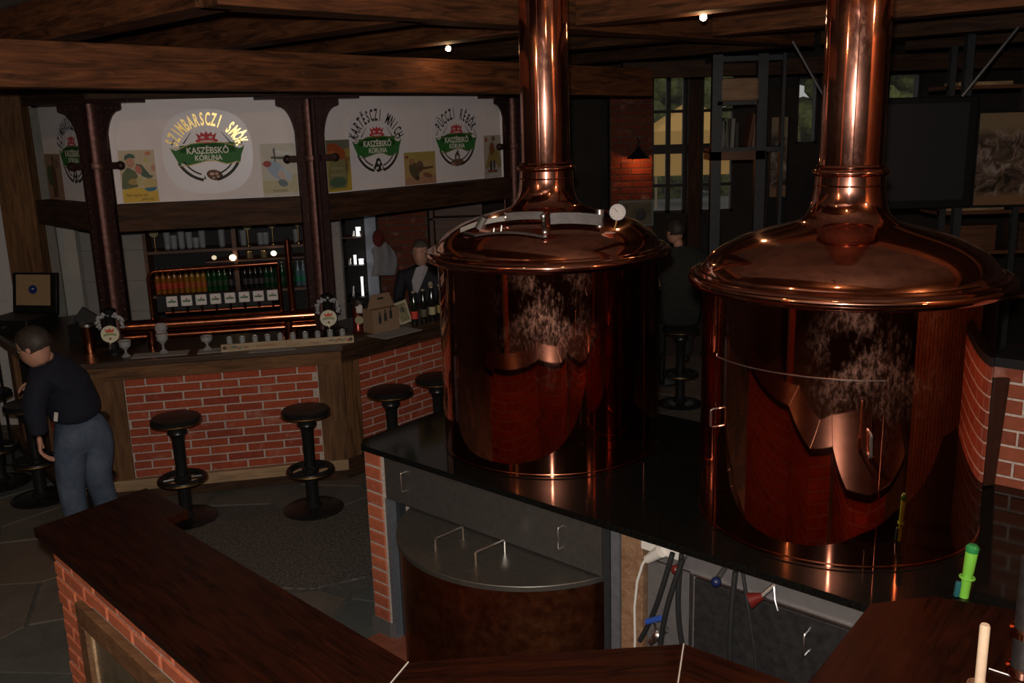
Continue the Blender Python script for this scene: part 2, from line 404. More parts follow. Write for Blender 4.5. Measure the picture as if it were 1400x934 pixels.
gravel.set(Base_Color=gravel.ramp(f, [(0.38, (0.045, 0.036, 0.028)), (0.5, (0.10, 0.085, 0.07)), (0.66, (0.22, 0.19, 0.16))]), Roughness=0.9, Normal=gravel.bump(f, 0.9, 0.01))
g = MB().prism(patch, -0.012, 0.001).build('pebble_paving', gravel.m, floor, local=True, smooth=0); g['kind'] = 'stuff'
g = MB().prism([(-5.6, 5.2), (-3.75, 5.0), (-3.4, 5.4), (-3.6, 5.9), (-4.6, 6.1), (-5.6, 6.0)], -0.012, 0.003).build('pebble_paving', gravel.m, floor, local=True, smooth=0); g['kind'] = 'stuff'
# quarry tiles under the kettle platform
QT = plain('red_quarry_tile', (0.28, 0.085, 0.045), 0.45, nz=0.2, bump=0.1, scale=12)
u = Vector((0.743, -0.669, 0)); vv = Vector((0.669, 0.743, 0))
for i in range(9):
    for j in range(-3, 4):
        o = Vector((-0.80, 4.62, 0)) + u * (i * 0.2 + 0.02) + vv * (j * 0.2)
        P = [(o + u * a * 0.192 + vv * b * 0.192) for a, b in ((0, 0), (1, 0), (1, 1), (0, 1))]
        MB().prism([(q.x, q.y) for q in P], -0.004, 0.006).build('quarry_tile', QT, floor, local=True, smooth=0)

# walls
WY = 12.5
def wallbox(name, x0, x1, y0, y1, z0, z1, m=DARKW):
    a = (x0, x1, y0, y1, z0 - .15, z1)
    return struct(MB().box(*a).build(name, m, None, smooth=0))
wallbox('wall_left', -6.1, -6.0, -3, 13, 0, 3.75)
wallbox('wall_right', 7.0, 7.1, -3, 13, 0, 3.75)
wallbox('wall_front', -6, 7, -3.1, -3.0, 0, 3.75)
wins = [(1.90, 2.34, 1.45, 3.21), (2.55, 2.98, 1.45, 3.21), (3.78, 4.06, 2.3, 3.15), (4.95, 5.38, 2.82, 3.16)]
mb = MB(); xs = -6.0
for (x0, x1, z0, z1) in wins:
    mb.box(xs, x0, WY, WY + 0.25, 0, 3.75); mb.box(x0, x1, WY, WY + 0.25, 0, z0); mb.box(x0, x1, WY, WY + 0.25, z1, 3.75); xs = x1
mb.box(xs, 7.0, WY, WY + 0.25, 0, 3.75)
struct(mb.build('wall_back', DARKW, None, smooth=0))
ceil = struct(MB().box(-6, 7, -3, 12.75, 3.50, 3.75).build('ceiling', CEIL, None, smooth=0))
PANE = NT('window_glass'); PANE.set(Base_Color=(1, 1, 1), Roughness=0.02, IOR=1.1, Alpha=0.06); PANE.b.inputs['Transmission Weight'].default_value = 0; PANE = PANE.m
WFR = wood('window_frame_wood', (0.02, 0.012, 0.008), (0.05, 0.03, 0.018), 0.6)
for k, (x0, x1, z0, z1) in enumerate(wins):
    wr = struct(thing('window_%d' % (k + 1), None, None, ((x0 + x1) / 2, WY, z0)))
    w_ = x1 - x0; h_ = z1 - z0; e = 0.03
    mb = MB()
    mb.box(-w_ / 2, -w_ / 2 + e, 0.02, .1, 0, h_).box(w_ / 2 - e, w_ / 2, .02, .1, 0, h_).box(-w_ / 2, w_ / 2, .02, .1, 0, e).box(-w_ / 2, w_ / 2, .02, .1, h_ - e, h_)
    if k < 2:
        mb.box(-0.028, 0.028, .02, .1, 0, h_)
        for zz, th in ((0.36, 0.02), (0.83, 0.06), (1.31, 0.02)): mb.box(-w_ / 2, w_ / 2, .021, .099, zz - th, zz + th)
        rows = [(e, .34), (.38, .77), (.89, 1.29), (1.33, h_ - e)]; colsx = [(-w_ / 2 + e, -.028), (.028, w_ / 2 - e)]
    else: rows = [(e, h_ - e)]; colsx = [(-w_ / 2 + e, w_ / 2 - e)]
    mb.build('window_frame', WFR, wr, local=True, smooth=0)
    for a, b in rows:
        for c, d in colsx: MB().box(c, d, .055, .06, a, b).build('pane', PANE, wr, local=True, smooth=0)
# outdoors
GRASS = plain('terrace_paving', (0.25, 0.25, 0.23), 0.9)
struct(MB().box(-8, 16, 12.75, 40, -0.3, -0.1).build('terrace', GRASS, None, smooth=0))
TENT = plain('yellow_canvas', (0.90, 0.50, 0.14), 0.8, nz=0.05)
t = thing('garden_tent', 'yellow canvas garden tent outside, seen through the back windows', 'tent', (5.75, 30, -0.1))
mb = MB(); s = 1.28
mb.add([(-s, -s, 2.37), (s, -s, 2.37), (s, s, 2.37), (-s, s, 2.37), (0, 0, 3.30), (-s, -s, 1.05), (s, -s, 1.05), (s, s, 1.05), (-s, s, 1.05)],
       [(0, 1, 4), (1, 2, 4), (2, 3, 4), (3, 0, 4), (0, 5, 6, 1), (1, 6, 7, 2), (2, 7, 8, 3), (3, 8, 5, 0)])
mb.build('canopy', TENT, t, local=True, smooth=0)
for sx in (-1, 1):
    for sy in (-1, 1): MB().rod((sx * 1.24, sy * 1.24, 0), (sx * 1.24, sy * 1.24, 2.35), 0.03).build('pole', PALE, t, local=True)
HEDGE = plain('hedge_leaves', (0.12, 0.13, 0.03), 0.8, nz=0.85, bump=0.8, scale=4)
mb = MB(); rh = random.Random(5)
for _ in range(700):
    mb.ball((rh.uniform(-2, 20), rh.uniform(33, 36), rh.uniform(0, 9)), rh.uniform(.4, .9), 5, (1, .7, .8))
tag(mb.build('tall_hedge', HEDGE, None), 'dark green leafy hedge beyond the terrace, seen through the back windows', 'hedge', kind='stuff')

# ------------------------------------------------------------------ ceiling timbers
def ang(sum_, dif, z): return ((sum_ - dif) / 2, (sum_ + dif) / 2, z)
rg = 'square ceiling joists'
lab = {3.15: 'rough brown ceiling joist nearest above the bar, upper left corner', 4.85: 'dark ceiling joist second behind the long front beam', 6.4: 'ceiling joist third from the left corner, behind the front beam', 8.5: 'farthest dark ceiling joist on the bar side'}
for s in (3.15, 4.85, 6.4, 8.5, 10.8):
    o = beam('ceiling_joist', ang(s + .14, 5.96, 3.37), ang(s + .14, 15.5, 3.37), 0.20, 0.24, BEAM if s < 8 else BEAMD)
    tag(o, lab.get(s, 'dark ceiling joist hidden deepest over the back of the bar'), 'beam', rg)
lab = {6.4: 'brown ceiling joist passing right behind both copper pipes, nearest of the right-hand set', 8.5: 'second brown ceiling joist behind the copper pipes, with a bulb before it', 10.8: 'third ceiling joist, over the steel shelf frame', 13.2: 'dark fourth ceiling joist near the back windows', 4.2: 'brown ceiling joist overhead between camera and pipes', 1.8: 'brown ceiling joist above the front counter', -.4: 'brown ceiling joist behind the front counter'}
for s in (-.4, 1.8, 6.4, 8.5, 10.8, 13.2):
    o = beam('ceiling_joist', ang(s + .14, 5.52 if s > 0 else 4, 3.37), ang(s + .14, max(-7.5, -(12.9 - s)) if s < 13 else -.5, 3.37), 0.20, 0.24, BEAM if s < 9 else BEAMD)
    tag(o, lab[s], 'beam', rg)
tag(beam('main_ceiling_beam', (-1.36, 4.56, 3.375), (2.6, 8.5, 3.375), 0.22, 0.25, BEAM), 'large brown beam with a cut end, running from upper left to behind the left pipe', 'beam')
tag(beam('front_ceiling_beam', (-4.2, 3.86, 3.10), (1.35, 9.35, 3.02), 0.2, 0.25, BEAM), 'long brown grained beam resting over the riveted columns', 'beam')

# ------------------------------------------------------------------ octagonal bar canopy
L = Vector((-3.07, 7.15, 0)); M = Vector((-1.53, 7.5, 0)); Rr = Vector((0.066, 9.34, 0))
LL = L + Vector((-.707, .707, 0)) * 1.32; RR = Rr + Vector((0.1, 1, 0)) * 1.5
def frame_of(a, b):
    d = (b - a).normalized(); n = Vector((d.y, -d.x, 0)); return d, n     # n faces the guests
panel_frames = {}
for nm, a, b, lb in (('left', LL, L, 'white lit fascia panel left of the first riveted column'), ('middle', L, M, 'white fascia panel over the bar between the first two riveted columns'), ('right', M, Rr, 'white fascia panel over the bar right of the middle column'), ('far', Rr, RR, 'white fascia panel at the far turn behind the left kettle pipe')):
    d, n = frame_of(a, b); off = -n * 0.10
    p = a + off; q = b + off
    MM = Matrix((d, -n, Vector((0, 0, 1)))).transposed().to_4x4(); MM.translation = p
    LNG = (b - a).length
    o = MB().box(0.0, LNG, 0.0, 0.03, 2.165, 2.935).build('fascia_panel', WHITE, None, MM, 0); tag(o, lb, 'panel', 'white fascia panels of the bar canopy')
    panel_frames[nm] = MM
    o = beam('canopy_beam', tuple(a + off * .6 + Vector((0, 0, 2.06))), tuple(b + off * .6 + Vector((0, 0, 2.06))), 0.16, 0.20, BEAMD); tag(o, {'left': 'dark canopy timber under the leftmost fascia panel', 'middle': 'dark canopy timber above the back-bar shelves', 'right': 'dark canopy timber under the right fascia panel', 'far': 'dark canopy timber behind the left kettle pipe'}[nm], 'beam', 'dark timbers under the fascia')
    o = beam('canopy_top_plate', tuple(a + off * .6 + Vector((0, 0, 3.05))), tuple(b + off * .6 + Vector((0, 0, 3.05))), 0.16, 0.22, BEAMD); tag(o, {'left': 'dark upper timber over the leftmost fascia panel', 'middle': 'dark upper timber over the middle fascia panel', 'right': 'dark upper timber over the right fascia panel', 'far': 'dark upper timber behind the left kettle pipe'}[nm], 'beam', 'dark timbers over the fascia')

# riveted columns
def column():
    t = thing('riveted_column', 'x', 'column', (0, 0, 1.08), 0, 'riveted bronze columns on the bar')
    H = 2.935 - 1.08
    MB().lathe([(.055, 0.0), (.055, H - .02)], 24).build('shaft', COLM, t, local=True)
    MB().box(-.15, .15, -.15, .15, 0, .015).build('base_plate', COLD, t, local=True, bevel=.002, smooth=0)
    for sx in (-1, 1):
        MB().box(sx * .05 if sx > 0 else -.112, .112 if sx > 0 else -.05, .0, .012, 0.015, H - .02).box(*(sorted((sx * .106, sx * .112))), -.02, .03, .015, H - .02).build('flange', COLD, t, local=True, smooth=0)
        pr = [(sx * .112, H - .36)]
        for k in range(9):
            a = math.pi / 2 * k / 8; pr.append((sx * (.112 + .12 * (1 - math.cos(a))), H - .36 + .28 * math.sin(a)))
        pr += [(sx * .25, H - .07), (sx * .25, H - .025), (sx * .05, H - .025), (sx * .05, H - .36)]
        gb = MB().prism(pr, -.012, .012); gb.v = [(x, z, y) for x, y, z in gb.v]; gb.f = [f[::-1] for f in gb.f]
        gb.build('bracket', COLD, t, local=True, smooth=0)
    for sy in (-1, 1): MB().box(-.01, .01, *(sorted((sy * .05, sy * .12))), .015, H - .02).build('rib', COLD, t, local=True, smooth=0)
    MB().box(-.38, .38, -.13, .13, H - .025, H).build('cap_plate', COLD, t, local=True, bevel=.003, smooth=0)
    mb = MB().lathe([(.056, H - .50), (.075, H - .50), (.082, H - .475), (.075, H - .45), (.056, H - .45)], 24, cap=False)
    mb.build('collar', COLM, t, local=True)
    mb = MB()
    for sx in (-1, 1): mb.box(*(sorted((sx * .07, sx * .19))), -.03, .03, H - .50, H - .45); mb.ball((sx * .195, 0, H - .475), .034, 6)
    mb.build('collar_lug', COLD, t, local=True)
    mb = MB()
    for sx in (-1, 1):
        z = .06
        while z < H - .52: mb.ball((sx * .090, -.004, z), .009, 4); z += .075
        for k in range(4): mb.ball((sx * (.09 + .045 * k), -.014, H - .06), .008, 4)
        for k in range(3): mb.ball((sx * .10, -.014, H - .12 - k * .09), .008, 4)
    o = mb.build('rivet', COLM, t, local=True); o['kind'] = 'stuff'
    return t
c0 = column()
for i, (p, rz, lb) in enumerate(((L, R_(-8), 'leftmost riveted bronze column on the bar, behind the man in jeans'), (M, R_(30), 'middle riveted bronze column with ringed collar and flared bracket'), (Rr, R_(48), 'riveted bronze column partly hidden by the left kettle pipe'))):
    o = c0 if i == 0 else copy_tree(c0)
    place(o, (p.x, p.y, 1.08 if i < 2 else 1.08), rz, lb)

# ================================================================== KETTLES
WT = 1.079
def kettle(name, x, y, label, first):
    t = thing(name, label, 'kettle', (x, y, WT))
    MB().lathe([(.55, .0), (.55, .985)], 160, cap=False).build('jacket', COP, t, local=True)
    MB().torus(.549, .004, .012, 96, 6).build('foot_ring', COPB, t, local=True)
    mb = MB(); mb.torus(.585, .026, .985, 128, 16); mb.torus(.560, .012, 1.008, 128, 8)
    mb.build('rim', COPD, t, local=True)
    prof = [(.575, 1.0), (.558, 1.012), (.552, 1.03), (.538, 1.052), (.515, 1.077), (.48, 1.103), (.43, 1.13), (.37, 1.153), (.31, 1.171), (.25, 1.186), (.205, 1.198)]
    MB().lathe(prof, 128, cap=False).build('dome', COPD, t, local=True)
    prof = [(.205, 1.198), (.18, 1.208), (.160, 1.224), (.146, 1.25), (.137, 1.285), (.131, 1.33), (.128, 1.385)]
    MB().lathe(prof, 64, cap=False).build('neck', COPN, t, local=True)
    mb = MB().torus(.130, .0135, 1.393, 64, 12); mb.torus(.122, .007, 1.415, 64, 8); mb.torus(.129, .004, 1.345, 64, 6)
    mb.build('neck_ring', COPD, t, local=True)
    MB().lathe([(.1175, 1.40), (.1165, 2.42)], 64, cap=False).build('vent_pipe', COPN, t, local=True)
    MB().rod((.1165 * math.cos(R_(-107)), .1165 * math.sin(R_(-107)), 1.42), (.1165 * math.cos(R_(-107)), .1165 * math.sin(R_(-107)), 2.42), .0018, 6).build('pipe_seam', COPD, t, local=True)
    return t
def at(a, z, r): return (r * math.cos(R_(a)), r * math.sin(R_(a)), z)
def wire_handle(t, p, q, out, r, mat, name='handle'):
    p = Vector(p); q = Vector(q); o = Vector(out)
    return MB().tube([p, p + o * .8, p + o + (q - p) * .07, q + o - (q - p) * .07, q + o * .8, q], r, 8).build(name, mat, t, local=True, label=None)
k1 = kettle('copper_kettle', .1908, 4.6548, 'left copper brew kettle with steel hatch and round gauge on its domed lid', True)
k2 = kettle('copper_kettle', 1.3232, 3.6591, 'right larger-looking copper brew kettle with plain domed lid and a thin line round its jacket', False)
MB().rod(at(-38, .02, .5505), at(-38, .955, .5505), .002, 6).build('jacket_seam', COPD, k1, local=True)
MB().rod(at(-94, .0, .5505), at(-93.6, .955, .5505), .0018, 6).build('jacket_seam', COPD, k2, local=True, label='thin bright vertical seam on the jacket')
MB().rod(at(-165.2, .0, .5505), at(-165.2, .955, .5505), .0028, 6).build('jacket_seam', COPD, k2, local=True)
MB().tube([at(-165.2 + 71.5 * i / 40, .711, .5515) for i in range(41)], .0026, 6).build('door_edge', CHROME, k2, local=True, label='thin bright curved line at door head')
wire_handle(k2, at(-162.5, .508, .55), at(-162.5, .435, .55), at(-162.5, 0, .035), .0045, CHROME)
wire_handle(k2, at(-98.6, .525, .55), at(-98.2, .44, .55), at(-98.4, 0, .03), .006, CHROME)
# stainless hatch on the left kettle's lid
def dz(x, y):
    r = math.hypot(x, y); P = [(.205, 1.198), (.25, 1.186), (.31, 1.171), (.37, 1.153), (.43, 1.13), (.48, 1.103), (.515, 1.077), (.538, 1.052)]
    if r <= P[0][0]: return P[0][1]
    for (a, za), (b, zb) in zip(P, P[1:]):
        if r <= b: return za + (zb - za) * (r - a) / (b - a)
    return 1.05
def on(x, y, h): return (x, y, dz(x, y) + h)
HST = plain('hatch_steel', (.12, .11, .105), .42, .85, .2, .05)
h = thing('steel_hatch', 'stainless steel hinged hatch frame lying on the left kettle lid', 'hatch', (.1908, 4.6548, WT + 1.1))
hw = lambda x, y, dh: (x, y, dz(x, y) + dh - 1.1)
def strip(a, b, wd, th, dh, name, mat, n=8):
    a = Vector((a[0], a[1], 0)); b = Vector((b[0], b[1], 0)); d = (b - a).normalized(); s = Vector((-d.y, d.x, 0)) * wd / 2; mb = MB()
    for k in range(n + 1):
        p = a + (b - a) * k / n
        z = dz(p.x, p.y) + dh - 1.1
        for q, zz in ((p - s, z), (p + s, z), (p + s, z + th), (p - s, z + th)): mb.v.append((q.x, q.y, zz))
    for k in range(n):
        o = 4 * k
        for i in range(4): mb.f.append([o + i, o + (i + 1) % 4, o + 4 + (i + 1) % 4, o + 4 + i]); mb.mi.append(0)
    mb.f += [[0, 3, 2, 1], [4 * n, 4 * n + 1, 4 * n + 2, 4 * n + 3]]; mb.mi += [0, 0]
    mb.build(name, mat, h, local=True, smooth=30)
strip((-.415, -.235), (-.205, -.285), .030, .022, .012, 'hinge_bar', CHROME)
strip((-.205, -.285), (-.028, -.330), .020, .035, .012, 'back_bar', HST)
strip((-.003, -.378), (.232, -.352), .045, .05, .010, 'wide_plate', HST)
strip((-.345, -.335), (-.035, -.475), .014, .010, .004, 'front_bar', HST)
strip((-.030, -.33), (-.030, -.475), .014, .014, .006, 'side_bar', HST)
strip((-.40, -.25), (-.345, -.335), .014, .010, .004, 'side_bar', HST)
MB().rod(hw(-.33, -.255, .0), hw(-.30, -.262, .045), .024, 14).build('hinge_knuckle', STEEL, h, local=True)
for (x, y) in ((-.205, -.285), (-.030, -.475), (-.030, -.335)): MB().ball(hw(x, y, .028), .016, 8).build('corner_bolt', CHROME, h, local=True)
MB().rod(hw(.228, -.335, -.005), hw(.228, -.335, .075), .020, 16).build('hinge_post', CHROME, h, local=True)
MB().rod(hw(-.205, -.285, .04), hw(-.205, -.285, .11), .003, 6).build('pin', COPD, h, local=True)
# door plate inside the frame
hp = [(-.40, -.245), (-.21, -.29), (-.035, -.34), (-.035, -.468), (-.34, -.335)]
mb = MB().add([hw(x, y, .004) for x, y in hp], [(0, 4, 3, 2, 1)][::1]); mb.build('cover', copper('hatch_copper', (.5, .2, .1), (.3, .1, .05), .12, .1), h, local=True)
for k in (0, 1):
    x = -.262 + .035 * k; MB().tube([hw(x, -.352, .006), hw(x + .004, -.356, .022), hw(x + .004, -.37, .026), hw(x, -.375, .006)], .004, 6).build('clip', CHROME, h, local=True)
gz = WT + dz(.27, -.33)
t = thing('dial_gauge', 'round white dial gauge on a short copper stem on the left kettle lid', 'gauge', (.1908 + .295, 4.6548 - .34, WT + dz(.295, -.34) - .002))
MB().rod((0, 0, 0), (.012, 0, .045), .006, 8).build('stem', BRASS, t, local=True)
q = Vector((-.09, -1, .12)).normalized(); c = Vector((.015, 0, .083))
MB().rod(c - q * -.0, c - q * .014, .0385, 28).build('case', DSTEEL, t, local=True)
MB().rod(c + q * .0002, c + q * .0012, .036, 28).build('dial', plain('dial_white', (.45, .42, .40), .6, nz=0, bump=0), t, local=True, label='white dial face')
mb = MB(); X = q.cross(Vector((0, 0, 1))).normalized() * -1; Y = X.cross(q) * -1
if Y.z < 0: Y = -Y
INK = plain('black_ink', (.03, .03, .03), .6, nz=0, bump=0)
for k in range(11):
    a = R_(225 - 27 * k); dr = X * math.cos(a) + Y * math.sin(a); mb.rod(c + q * .0018 + dr * .026, c + q * .0018 + dr * .032, .0009, 4)
mb.rod(c + q * .002, c + q * .002 + (X * -.5 + Y * .6).normalized() * .024, .0011, 4)
mb.build('needle', INK, t, local=True)
o = MB().ball((.268 + .1908, -.385 + 4.6548, WT + dz(.268, -.385) + .004), .024, 12, (1.15, .9, .16)).build('oval_plate', plain('pale_plate', (.75, .5, .42), .4, .3, nz=.05), None)
tag(o, 'small pale pink oval plate on the left kettle lid below the gauge', 'plate')

# ------------------------------------------------------------------ black stone worktop and its base
A0 = Vector((-.791, 4.655, 0)); du = Vector((.7433, -.669, 0)); dn = Vector((-.669, -.7433, 0))   # along the front edge; outwards to the guests
def pf(s, off, z=0): q = A0 + du * s + dn * off; return Vector((q.x, q.y, z))
poly = [pf(0, .02), pf(.0, .0) + Vector((-.016, .082, 0)), Vector((.009, 5.73, 0)), Vector((2.30, 3.72, 0)), Vector((3.2, 2.9, 0)), Vector((2.9, 2.55, 0)), Vector((1.60, 2.62, 0)), pf(2.74, .02)]
poly = [(p.x, p.y) for p in poly]
wtop = thing('stone_worktop', 'polished black stone worktop carrying both copper kettles', 'worktop', (0.3, 4.2, WT - .03))
sa, sb = Vector((.423, 3.57)), Vector((.875, 4.33)); sd = (sb - sa).normalized(); sn = (sd.y, -sd.x)
for sgn, nm in ((1, 'left'), (-1, 'right')):
    pc = clip(poly, (sa.x - sgn * sn[0] * .0015, sa.y - sgn * sn[1] * .0015), (sn[0] * sgn, sn[1] * sgn))
    MB().prism(pc, WT - .03, WT).build('stone_slab', GRANITE, wtop, bevel=.002, smooth=0)
def boxs(s0, s1, o0, o1, z0, z1):
    P = [pf(s0, o0), pf(s1, o0), pf(s1, o1), pf(s0, o1)]; return MB().prism([(p.x, p.y) for p in P], z0, z1)
pier = thing('brick_pier', 'narrow brick pier carrying the left corner of the black worktop', 'pier', tuple(pf(.07, -.1)))
bricks(pier, pf(0, 0), pf(.135, 0), .09, 1.046, dn, BRICKO, .073, .30, .014, .008, back=.26)
ln = -du
bricks(pier, pf(0, -.26), pf(0, 0), .09, 1.046, ln, BRICKO, .073, .30, .014, .008, back=.005)
boxs(-.012, .135, -.26, .012, 0, .09).build('plinth', plain('stone_plinth', (.12, .11, .10), .7), pier, smooth=0)
fas = thing('steel_fascia', 'long stainless steel drawer panel under the worktop with two wire handles', 'drawer', tuple(pf(.84, 0, .81)))
boxs(.150, 1.53, -.03, -.004, .812, 1.047).build('panel', STEEL, fas, bevel=.002, smooth=0)
def hnd(parent, s, z0, z1, off=-.004, mat=CHROME, out=.03, r=.004):
    p = pf(s, off, z0); q = pf(s, off, z1); o = dn * out
    return MB().tube([p, p + o * .9, p + o + Vector((0, 0, .006)), q + o - Vector((0, 0, .006)), q + o * .9, q], r, 8).build('handle', mat, parent)
hnd(fas, .31, .895, .995); hnd(fas, 1.322, .885, .985)
fr = thing('steel_support_frame', 'upright steel channel posts under the worktop beside the copper tub', 'frame', tuple(pf(.85, -.1)))
boxs(.140, .168, -.06, -.004, 0, .81).build('post', plain('blue_grey_steel', (.33, .36, .40), .4, .7), fr, smooth=0)
boxs(.168, .20, -.09, -.05, 0, .81).build('post', DSTEEL, fr, smooth=0)
boxs(.200, .30, -.10, -.06, .13, .16).build('crossbar', DSTEEL, fr, smooth=0)
boxs(1.545, 1.575, -.06, -.002, 0, 1.048).build('post', DSTEEL, fr, smooth=0); boxs(1.582, 1.625, -.06, -.002, 0, 1.048).build('post', plain('blue_grey_steel', (.3,)*3), fr, smooth=0)
o = boxs(.20, .36, -.20, -.17, 0, 1.04).build('pine_board', PALE, None, smooth=0); tag(o, 'light pine board seen behind the left edge of the copper tub', 'board')
o = boxs(1.632, 1.738, -.04, -.004, 0, 1.048).build('upright_board', wood('tan_board', (.25, .13, .07), (.42, .25, .14), .6), None, smooth=0, bevel=.002); tag(o, 'tan wooden upright board between steel posts and grey cupboard', 'board')
tub = thing('copper_tub', 'round dull copper tub with flat steel lid bulging out under the worktop', 'tub', tuple(pf(.92, -.248)))
hf = R_(math.degrees(math.atan2(dn.y, dn.x)))
def arc_poly(R, ch):   # round outline facing the guests, cut off behind
    th = math.acos(ch / R); return [(R * math.cos(hf + a), R * math.sin(hf + a)) for a in [-th + 2 * th * k / 48 for k in range(49)]]
MB().prism(arc_poly(.628, .04), .0, .775).build('tub_body', TUBC, tub, local=True, smooth=30)
MB().prism(arc_poly(.643, .05), .776, .803).build('lid', plain('lid_steel', (.20, .19, .165), .42, .85, .12, .04), tub, local=True, smooth=30, bevel=.003)
for p, q in (((-.376, 3.945), (-.255, 4.06)), ((-.188, 3.79), (-.06, 3.905))):
    a = Vector((p[0], p[1], .800)) - Vector(pf(.92, -.248)); b = Vector((q[0], q[1], .800)) - Vector(pf(.92, -.248)); z = Vector((0, 0, .065))
    MB().tube([a, a + z * .92, a + z + (b - a) * .05, b + z - (b - a) * .05, b + z * .92, b], .0055, 8).build('lid_handle', CHROME, tub, local=True)
cup = thing('service_cupboard', 'grey cupboard with dark steel door under the right half of the worktop', 'cupboard', tuple(pf(2.2, -.1)))
boxs(1.745, 2.75, -.30, -.03, 0, 1.045).build('carcass', GREYP, cup, smooth=0)
boxs(1.760, 1.945, -.029, -.022, .05, .952).build('side_panel', GREYP, cup, bevel=.001, smooth=0)
boxs(1.975, 2.74, -.029, -.010, .05, .945).build('door', plain('dark_steel_door', (.10, .10, .10), .35, .8, .3), cup, bevel=.002, smooth=0)
boxs(1.95, 2.75, -.029, -.018, .949, .957).build('rail', CHROME, cup, smooth=0); boxs(1.950, 1.962, -.029, -.015, .05, .955).build('rail', CHROME, cup, smooth=0)
boxs(1.745, 1.95, -.029, -.024, .954, .960).build('rail', CHROME, cup, smooth=0)
hnd(cup, 2.44, .80, .885, -.01, CHROME, .028, .005)
# hoses, plug, valves below the worktop edge
RUB = plain('grey_rubber', (.018, .019, .019), .5, nz=.1)
def hose(s0, s1, z1, off, label, w_=.011, mat=RUB, z0=1.045, nm='rubber_hose', sw=.02, cat='hose', grp=None):
    pts = [tuple(pf(s0 + (s1 - s0) * k / 14 + sw * math.sin(k / 14 * math.pi), off + .012 * math.sin(k / 3), z0 + (z1 - z0) * k / 14)) for k in range(15)]
    o = MB().tube(pts, w_, 8).build(nm, mat, None); return tag(o, label, cat, grp)
hose(1.90, 1.74, .60, .030, 'leftmost black rubber hose, slanting behind the blue valve')
hose(1.96, 1.84, .42, .055, 'black rubber hose crossing over its neighbour right of the blue valve', sw=-.02)
hose(1.93, 1.99, .42, .012, 'black rubber hose hanging straight behind the crossing hose', sw=-.03)
hose(2.165, 2.17, .35, .020, 'dark rubber hose hanging across the dark cupboard door', sw=-.01)
hose(2.19, 2.27, .35, .010, 'thin dark rubber hose hanging furthest right on the cupboard door', .007, sw=.03)
WHT = plain('white_plastic', (.70, .66, .60), .45, nz=.03)
t = thing('power_lead', 'white mains plug and lead plugged in under the worktop edge', 'cable', tuple(pf(1.80, .02, 1.02)))
MB().tube([tuple(pf(a, b, c)) for a, b, c in ((1.775, .02, .985), (1.757, .025, .95), (1.735, .03, .87), (1.722, .03, .75), (1.718, .02, .6), (1.71, .02, .4), (1.70, .05, .02))], .0055, 8).build('lead', WHT, t)
MB().rod(pf(1.775, .02, .975), pf(1.84, .02, 1.03), .018, 12, .026).build('plug', WHT, t)
o = boxs(1.735, 1.93, -.020, .006, 1.005, 1.046).build('socket_strip', WHT, None, bevel=.004, smooth=0); tag(o, 'white socket strip fixed under the worktop edge', 'socket')
BLUE = plain('blue_plastic', (.03, .09, .42), .4, nz=.05); BLUED = plain('dark_blue_plastic', (.008, .015, .07), .4, nz=.05); REDP = plain('dark_red_plastic', (.13, .012, .010), .35, nz=.05)
t = thing('ball_valve', 'steel ball valve with blue lever below the white plug', 'valve', tuple(pf(1.83, .03, .72)))
MB().rod(pf(1.80, .03, .62), pf(1.875, .03, .71), .014, 12).build('valve_body', CHROME, t); MB().ball(pf(1.835, .03, .665), .026, 8).build('ball_housing', CHROME, t)
q0 = pf(1.795, .05, .72); q1 = pf(1.86, .05, .76); MB().rod(q0, q1, .012, 10).build('lever', BLUE, t, label='blue lever'); MB().rod(pf(1.835, .03, .67), pf(1.828, .05, .74), .006, 8).build('valve_stem', CHROME, t)
for s, z, m, lb in ((1.925, 1.0, REDP, 'small dark red tap knob between the hoses'), (2.10, 1.005, BLUED, 'small dark blue tap knob under the worktop edge'),):
    t = thing('tap', lb, 'tap', tuple(pf(s, .02, z))); MB().rod(pf(s, -.02, z + .02), pf(s, .03, z), .010, 10).build('spout', STEEL, t); MB().ball(pf(s, .045, z - .012), .020, 8).build('knob', m, t)
t = thing('tap', 'bright lever tap with dark red cone knob, rightmost under the worktop', 'tap', tuple(pf(2.33, .02, .99)))
MB().rod(pf(2.315, .0, 1.035), pf(2.275, .04, .985), .009, 10).build('spout', CHROME, t); MB().rod(pf(2.283, .035, .992), pf(2.245, .06, .972), .013, 12, .030).build('knob', REDP, t)
MB().tube([pf(2.315, .01, 1.03), pf(2.33, .03, .99), pf(2.345, .035, .955)], .0035, 6).build('wire', CHROME, t)
# body under the rest of the worktop
o = MB().prism([(-.40, 5.10), (.01, 5.62), (.75, 4.95), (.33, 4.48)], 0, 1.047).build('kettle_base', DARKW, None, smooth=0); tag(o, 'dark masonry base under the back of the worktop, hidden behind the left kettle', 'base')
o = MB().prism([(1.05, 4.6), (2.2, 3.6), (2.9, 2.95), (2.0, 2.9)], 0, 1.047).build('kettle_base', DARKW, None, smooth=0); tag(o, 'dark masonry base under the right kettle and right end of the worktop', 'base')

